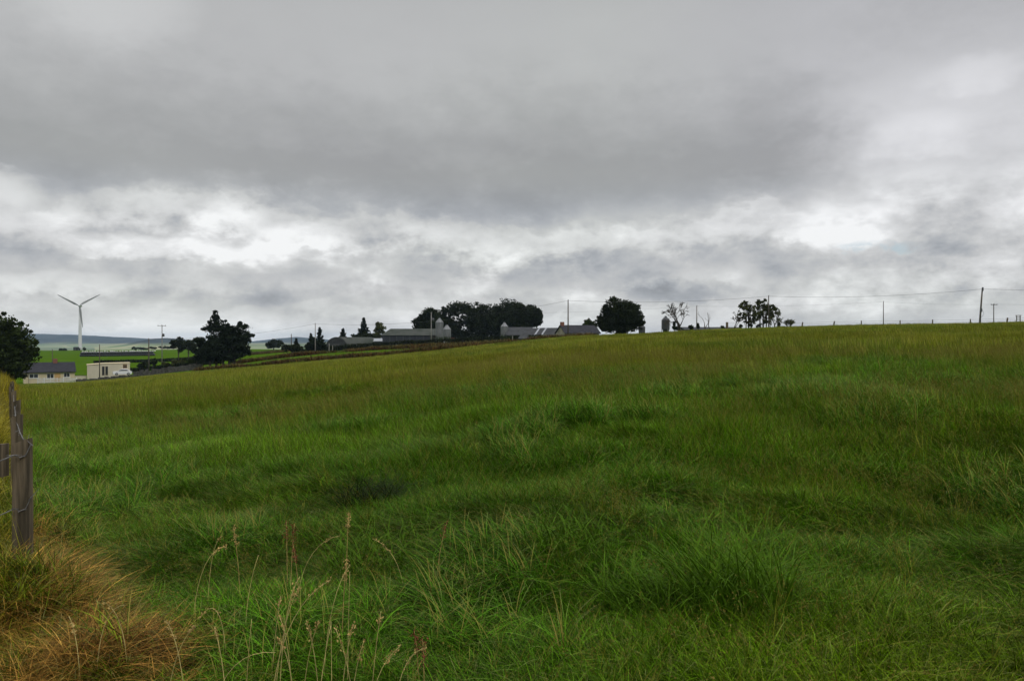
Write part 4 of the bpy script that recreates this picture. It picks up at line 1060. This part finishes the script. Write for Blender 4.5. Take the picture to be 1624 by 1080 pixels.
def meadow():
    Ps, Is, Rs, Ss, Ts = [], [], [], [], []
    for band, (r0, r1, dn) in enumerate([(.9, 8.5, 270), (8.5, 16, 135), (16, 30, 60), (30, 60, 15), (60, 110, 5.5), (110, 205, 3.0)]):
        x, y = sample(r0, r1, dn)
        t = x/np.maximum(y, .5); d = (x-FT*y)/math.hypot(1, FT)
        keep = (y < edge_depth(t)+1.0) & (d > -7)
        keep &= ~((d < -.05) & (y > 110))
        keep &= (fbm(x/.55, y/.55, 37, 2) > .30) | (rng.random(len(x)) < .25) | (y > 20)
        x, y, d, t = x[keep], y[keep], d[keep], t[keep]; n = len(x); r = np.hypot(x, y)
        z = land(x, y)
        big = fbm(x/14., y/14., 41, 3); mid_ = fbm(x/4.5, y/3.2, 43, 3); sml = fbm(x/1.3, y/1.1, 47, 3)
        # which kind of grass
        u = rng.random(n); sd = sstep(.42, .62, fbm(x/11., y/8., 53, 3)+.16*sstep(10, 30, r))
        lod = sstep(.42, .54, fbm(x/3.4, y/2.2, 59, 3)); crs = sstep(.63, .73, fbm(x/1.5, y/1.3, 61, 3))
        if band <= 2:
            idx = pick('fine', n)
            a = u < lod*.85; idx[a] = pick('lodged', a.sum())
            u2 = rng.random(n); a = u2 < crs*.55*(1 if band < 2 else .4); idx[a] = pick('coarse', a.sum())
            u3 = rng.random(n); a = u3 < (.008+.05*sd+.24*sd*sstep(9, 18, r)); idx[a] = pick('seeded', a.sum()); seeded = a
            wd_ = rng.random(n) < .03; idx[wd_] = pick('weed', wd_.sum())
            sc = np.full(n, [.80, .88, 1.08][band])
        else:
            idx = pick('far', n); a = rng.random(n) < .12+.4*sd; idx[a] = pick('far_seeded', a.sum()); seeded = a
            sc = np.full(n, [1.0, 1.25, 1.7][band-3])
        h = (.74+.75*mid_*(.6+.8*sml))*(.80+.2*sstep(6, 14, r))
        wind = fbm(x/7., y/7., 67, 2)
        yaw = math.pi*.95+(wind-.5)*5.0+rng.normal(0, .55, n)
        # colours of the sward itself
        c = lerp((.042, .125, .004), (.064, .155, .005), sstep(.35, .65, mid_))
        c = lerp(c, (.112, .172, .004), sstep(.42, .64, big+.26*sstep(11, 40, r)-.12))
        c = lerp(c, (.070, .168, .005), .7*sstep(-.05, -.40, t)*sstep(5, 9, r)*(1-sstep(38, 75, r))*sstep(.3, .6, sml))
        c = lerp(c, (.046, .135, .010), .8*crs)
        c = lerp(c, (.17, .175, .02), .30*seeded)
        c = lerp(c, (.36, .33, .10), .45*(seeded & (rng.random(n) < .22)))
        rust = sstep(.60, .72, fbm(x/6., y/4., 71, 3))*sstep(25, 60, r)
        c = lerp(c, (.12, .10, .012), .28*rust)
        # brown straw at the bottom left, yellow bank beyond the fence
        st = straw_mask(x, y); a = (rng.random(n) < st*.78) & (r < 12); c = lerp(c, (.07, .07, .008), st*.6)
        idx[a] = pick('straw', a.sum()); yaw = np.where(a, rng.uniform(0, 6.28, n), yaw); c = np.where(a[:, None], lerp((.085, .042, .012), (.36, .23, .075), rng.random(n)**1.4), c)
        bk = sstep(.05, -.35, d)
        c = lerp(c, (.22, .19, .02), .85*bk); h = h*(1+.45*bk+.55*(~a)*sstep(.55, .25, d)*sstep(7.5, 5.2, y)*sstep(3.7, 4.3, y))*np.where(a, .8, 1-.25*st)
        c = c*np.array((1.32, 1.16, .75))*(rng.uniform(.70, 1.32, n)*(.72+.56*sml))[:, None]
        sx = sc*rng.uniform(.85, 1.2, n); sz = np.minimum(sc, [.82, .90, 1.05, 1.0, .95, .75][band])*h*rng.uniform(.85, 1.15, n)
        Ps.append(np.stack([x, y, z-.01], -1)); Is.append(idx); Rs.append(np.stack([rng.normal(0, .09, n), rng.normal(0, .09, n), yaw], -1))
        Ss.append(np.stack([sx, sx, sz], -1)); Ts.append(c)
    P = np.concatenate(Ps); print('grass tufts', len(P))
    return scatter('meadow_grass', P, np.concatenate(Is), np.concatenate(Rs), np.concatenate(Ss), np.concatenate(Ts), 'long uncut green meadow grass covering the sloping field')
meadow()
def strip(name, label, pp, width, dens, cols, sc, hsc=1.0, key='bracken'):
    P = np.array(line(pp)); seg = np.hypot(*np.diff(P, axis=0).T); cum = np.concatenate([[0], np.cumsum(seg)])
    n = int(cum[-1]*width*dens); s = rng.uniform(0, cum[-1], n)
    x = np.interp(s, cum, P[:, 0])+rng.normal(0, .3, n); y = np.interp(s, cum, P[:, 1])+rng.uniform(-.5, .5, n)*width
    k = fbm(x/7., y/4., 91, 3); keep = rng.random(n) < sstep(.22, .5, k); x, y, k = x[keep], y[keep], k[keep]; n = len(x)
    c = lerp(cols[0], cols[1], sstep(.38, .62, fbm(x/5., y/3., 93, 3))); c = lerp(c, cols[2], (rng.random(n) < .25)*1.0)*rng.uniform(.75, 1.25, n)[:, None]
    s1 = sc*rng.uniform(.7, 1.25, n)
    return scatter(name, np.stack([x, y, land(x, y)-.03], -1), pick(key, n), np.stack([rng.normal(0, .12, n), rng.normal(0, .12, n), rng.uniform(0, 6.28, n)], -1),
                   np.stack([s1, s1, s1*hsc*(.5+k)], -1), c, label)
RB = ((.085, .034, .010), (.105, .062, .016), (.055, .065, .012))
strip('bracken', 'rust brown rough growth along the far edge of the meadow', [(316, 170), (360, 168.5), (450, 166), (560, 164.5), (650, 163.5), (760, 159.5)], 4.5, 5.5, RB, 1.7)
strip('bracken', 'rust brown rough growth in front of the farm hedge', [(376, 196), (450, 205), (520, 208), (600, 208), (680, 198), (760, 180), (860, 160), (940, 151)], 5.5, 4.8, RB, 1.5)
strip('bracken', 'reddish rough grass along the skyline of the brow', [(880, 153), (960, 149.5), (1060, 145.5), (1150, 142), (1280, 137.5), (1400, 133), (1520, 128.5), (1700, 122)], 2.6, 5, RB, .8, .8)
strip('bracken', 'brown rough strip on the pasture crest right of the cypress', [(392, 322), (425, 326), (462, 322)], 8, 2.2, ((.11, .06, .02), (.12, .08, .025), (.08, .08, .02)), 1.4)

# countable tussocks
def tussock(label, px, py, d, half, n, L, wd, m, seed, lean=.3, group='grass tussocks', rz=3.0, bend=(1.1, 2.5)):
    x = X(px, d); z = Z(x, d)
    V, Q, UV = blade_set(n, half, L, wd, lean, 2.3, (.05, .6), bend, 7, seed)
    o = tag(np_mesh('grass_tussock', V, Q, M[m], uv=UV), label, 'tussock', group); o.location = (x, d, z-.02); o.rotation_euler = (0, 0, rz)
tussock('dark rush tussock standing out almost black in the middle of the meadow', 592, 770, 8.0, .32, 620, (.46, .74), (.006, .011), 'rush_dark', 101, lean=.1)
tussock('broad blue-green tussock just behind the dock seed heads', 620, 845, 5.7, .48, 480, (.38, .6), (.006, .011), 'tussock_green', 102)
tussock('medium blue-green tussock left of the largest coarse tussock', 905, 875, 5.4, .34, 340, (.36, .56), (.006, .011), 'tussock_green', 103)
tussock('largest coarse tussock with long arching blades at the bottom right of centre', 1170, 985, 4.25, .30, 380, (.5, .85), (.007, .012), 'tussock_green', 104, bend=(.8, 2.0))
tussock('low arching tussock joined to the left side of the largest coarse tussock', 1035, 1000, 4.4, .28, 300, (.4, .62), (.007, .012), 'tussock_green', 105)
tussock('dark tussock near the right edge above the lodged grass', 1395, 790, 7.9, .45, 360, (.35, .6), (.006, .011), 'tussock_green', 106)
tussock('small green tussock alone on the left side of the meadow', 290, 730, 9.4, .3, 260, (.36, .54), (.005, .009), 'tussock_green', 107)

# dry stalks and dock seed heads in the foreground
def stalk(name, label, cat, group, base, tip, d, m_stem, m_seed, seedlen, seedw, arch, r=.0021, nseed=36, seed=0):
    d = d*.77; g = np.random.default_rng(seed); xb = X(base, d); db = d+g.uniform(-.1, .1); zb = Z(xb, db)
    t = empty(name, (xb, db, zb), 0, label, cat, group)
    T = np.array((X(tip[0], d)-xb, g.uniform(-.08, .08), max(.12, H(tip[1], d)-zb))); pts = []
    for i in range(10):
        f = i/9; p = T*f; p[0] = T[0]*f**1.7; p[1] = T[1]*f**1.7; p[2] = T[2]*f+arch*4*f*(1-f); pts.append(p)
    MB().tube(pts, [r*(1-.45*i/9) for i in range(10)], 5).build('stem', M[m_stem], t, True)
    vs = []; P = np.array(pts)
    if seedlen:
        L = np.concatenate([[0], np.cumsum(np.linalg.norm(np.diff(P, axis=0), axis=1))]); tot = L[-1]
        for j in range(nseed):
            s = tot-seedlen*g.random(); c = np.array([np.interp(s, L, P[:, q]) for q in range(3)])+g.normal(size=3)*seedw
            dr = pts[-1]-pts[-3]; dr = dr/np.linalg.norm(dr); u = dr+g.normal(size=3)*.55; u /= np.linalg.norm(u); w_ = np.cross(u, g.normal(size=3)); w_ /= np.linalg.norm(w_)
            l = g.uniform(.007, .015); vs += [c-u*l*.5, c+w_*l*.28, c+u*l*.5, c-w_*l*.28]
        np_mesh('seed_head', vs, np.arange(len(vs)).reshape(-1, 4), M[m_seed], t)
    return t
ST = [(440, 1085, 470, 920, 4.5, .12), (505, 1080, 548, 905, 4.6, .10), (440, 1040, 478, 925, 4.6, .06), (425, 1010, 442, 948, 4.7, .0), (430, 1075, 520, 925, 4.5, .12), (545, 1070, 552, 910, 4.5, .0), (500, 1090, 480, 990, 4.3, .05),
      (590, 1085, 607, 963, 4.3, .0), (640, 1010, 585, 862, 6.2, .10), (340, 1045, 440, 1030, 4.4, .13), (300, 1000, 352, 872, 5.6, .16), (330, 985, 355, 848, 6.0, .14), (470, 960, 540, 848, 6.2, .12), (385, 960, 404, 885, 5.4, .05),
      (560, 1060, 585, 1000, 4.2, .06), (470, 1085, 505, 985, 4.2, .05), (620, 1075, 672, 1045, 4.2, .1), (520, 1090, 515, 1000, 4.1, .03), (455, 1095, 430, 990, 4.2, .08), (535, 1090, 560, 990, 4.1, .05), (350, 940, 312, 985, 5.0, .2), (390, 1080, 405, 975, 4.4, .0), (300, 1085, 262, 985, 4.3, .1), (250, 1090, 300, 1000, 4.3, .08), (200, 1060, 168, 950, 4.7, .08),
      (150, 1075, 196, 960, 4.6, .1), (120, 1090, 96, 985, 4.5, .05), (470, 1090, 440, 1010, 4.2, .1), (560, 1085, 530, 1000, 4.2, .05), (495, 1085, 512, 1010, 4.1, .02), (585, 1090, 640, 1010, 4.1, .1), (360, 1090, 330, 1005, 4.2, .07)]
for i, (b, bp, tx, ty, d, ar) in enumerate(ST):
    stalk('dry_grass_stalk', 'pale dry grass stalk standing up out of the green grass in the near foreground', 'grass stalk', 'pale dry grass stalks in the foreground', b, (tx, ty), d, 'straw', 'seed_brown', (.13, .0, .09, .05)[i % 4], .0055, ar*.8, seed=200+i)
DK = [(378, 366, 838, 6.0, 'rust seeded dock leaning furthest left behind the dry stalks'), (462, 472, 826, 6.1, 'tallest rust seeded dock, with a branching head near the middle of the dry stalks'), (452, 448, 832, 6.3, 'rust seeded dock just left of the tallest dock'),
      (480, 470, 858, 5.8, 'short red-brown dock below the tallest dock'), (548, 549, 815, 6.3, 'slender rust dock in front of the broad blue-green tussock'), (690, 708, 830, 6.3, 'rust seeded dock alone to the right of the others'),
      (668, 662, 985, 4.7, 'small red dock head low on the right of the dry stalks'), (672, 668, 1020, 4.4, 'red dock head nearest the bottom edge'), (540, 547, 890, 5.2, 'tan seeded dock standing upright behind the dry stalks')]
for i, (b, tx, ty, d, lb) in enumerate(DK):
    stalk('dock_plant', lb, 'dock plant', 'rust coloured docks among the grass', b, (tx, ty), d, 'seed_brown', 'dock_red' if i % 4 else 'seed_brown', .11, .009, .03, r=.0024, nseed=80, seed=300+i)

# ------------------------------------------------------------------ air
hz = MB().box(-9800, 9800, -9800, 9800, -70, 84).build('haze', None)
m = bpy.data.materials.new('haze_air'); m.use_nodes = True; nt = m.node_tree; nt.nodes.clear()
pv = nt.nodes.new('ShaderNodeVolumePrincipled'); pv.inputs['Color'].default_value = (.56, .76, 1.0, 1); pv.inputs['Density'].default_value = 6.5e-5; pv.inputs['Anisotropy'].default_value = .2
o_ = nt.nodes.new('ShaderNodeOutputMaterial'); nt.links.new(pv.outputs[0], o_.inputs['Volume'])
hz.data.materials.append(m); tag(hz, 'thin blue-grey damp air over the farmland', kind='stuff')
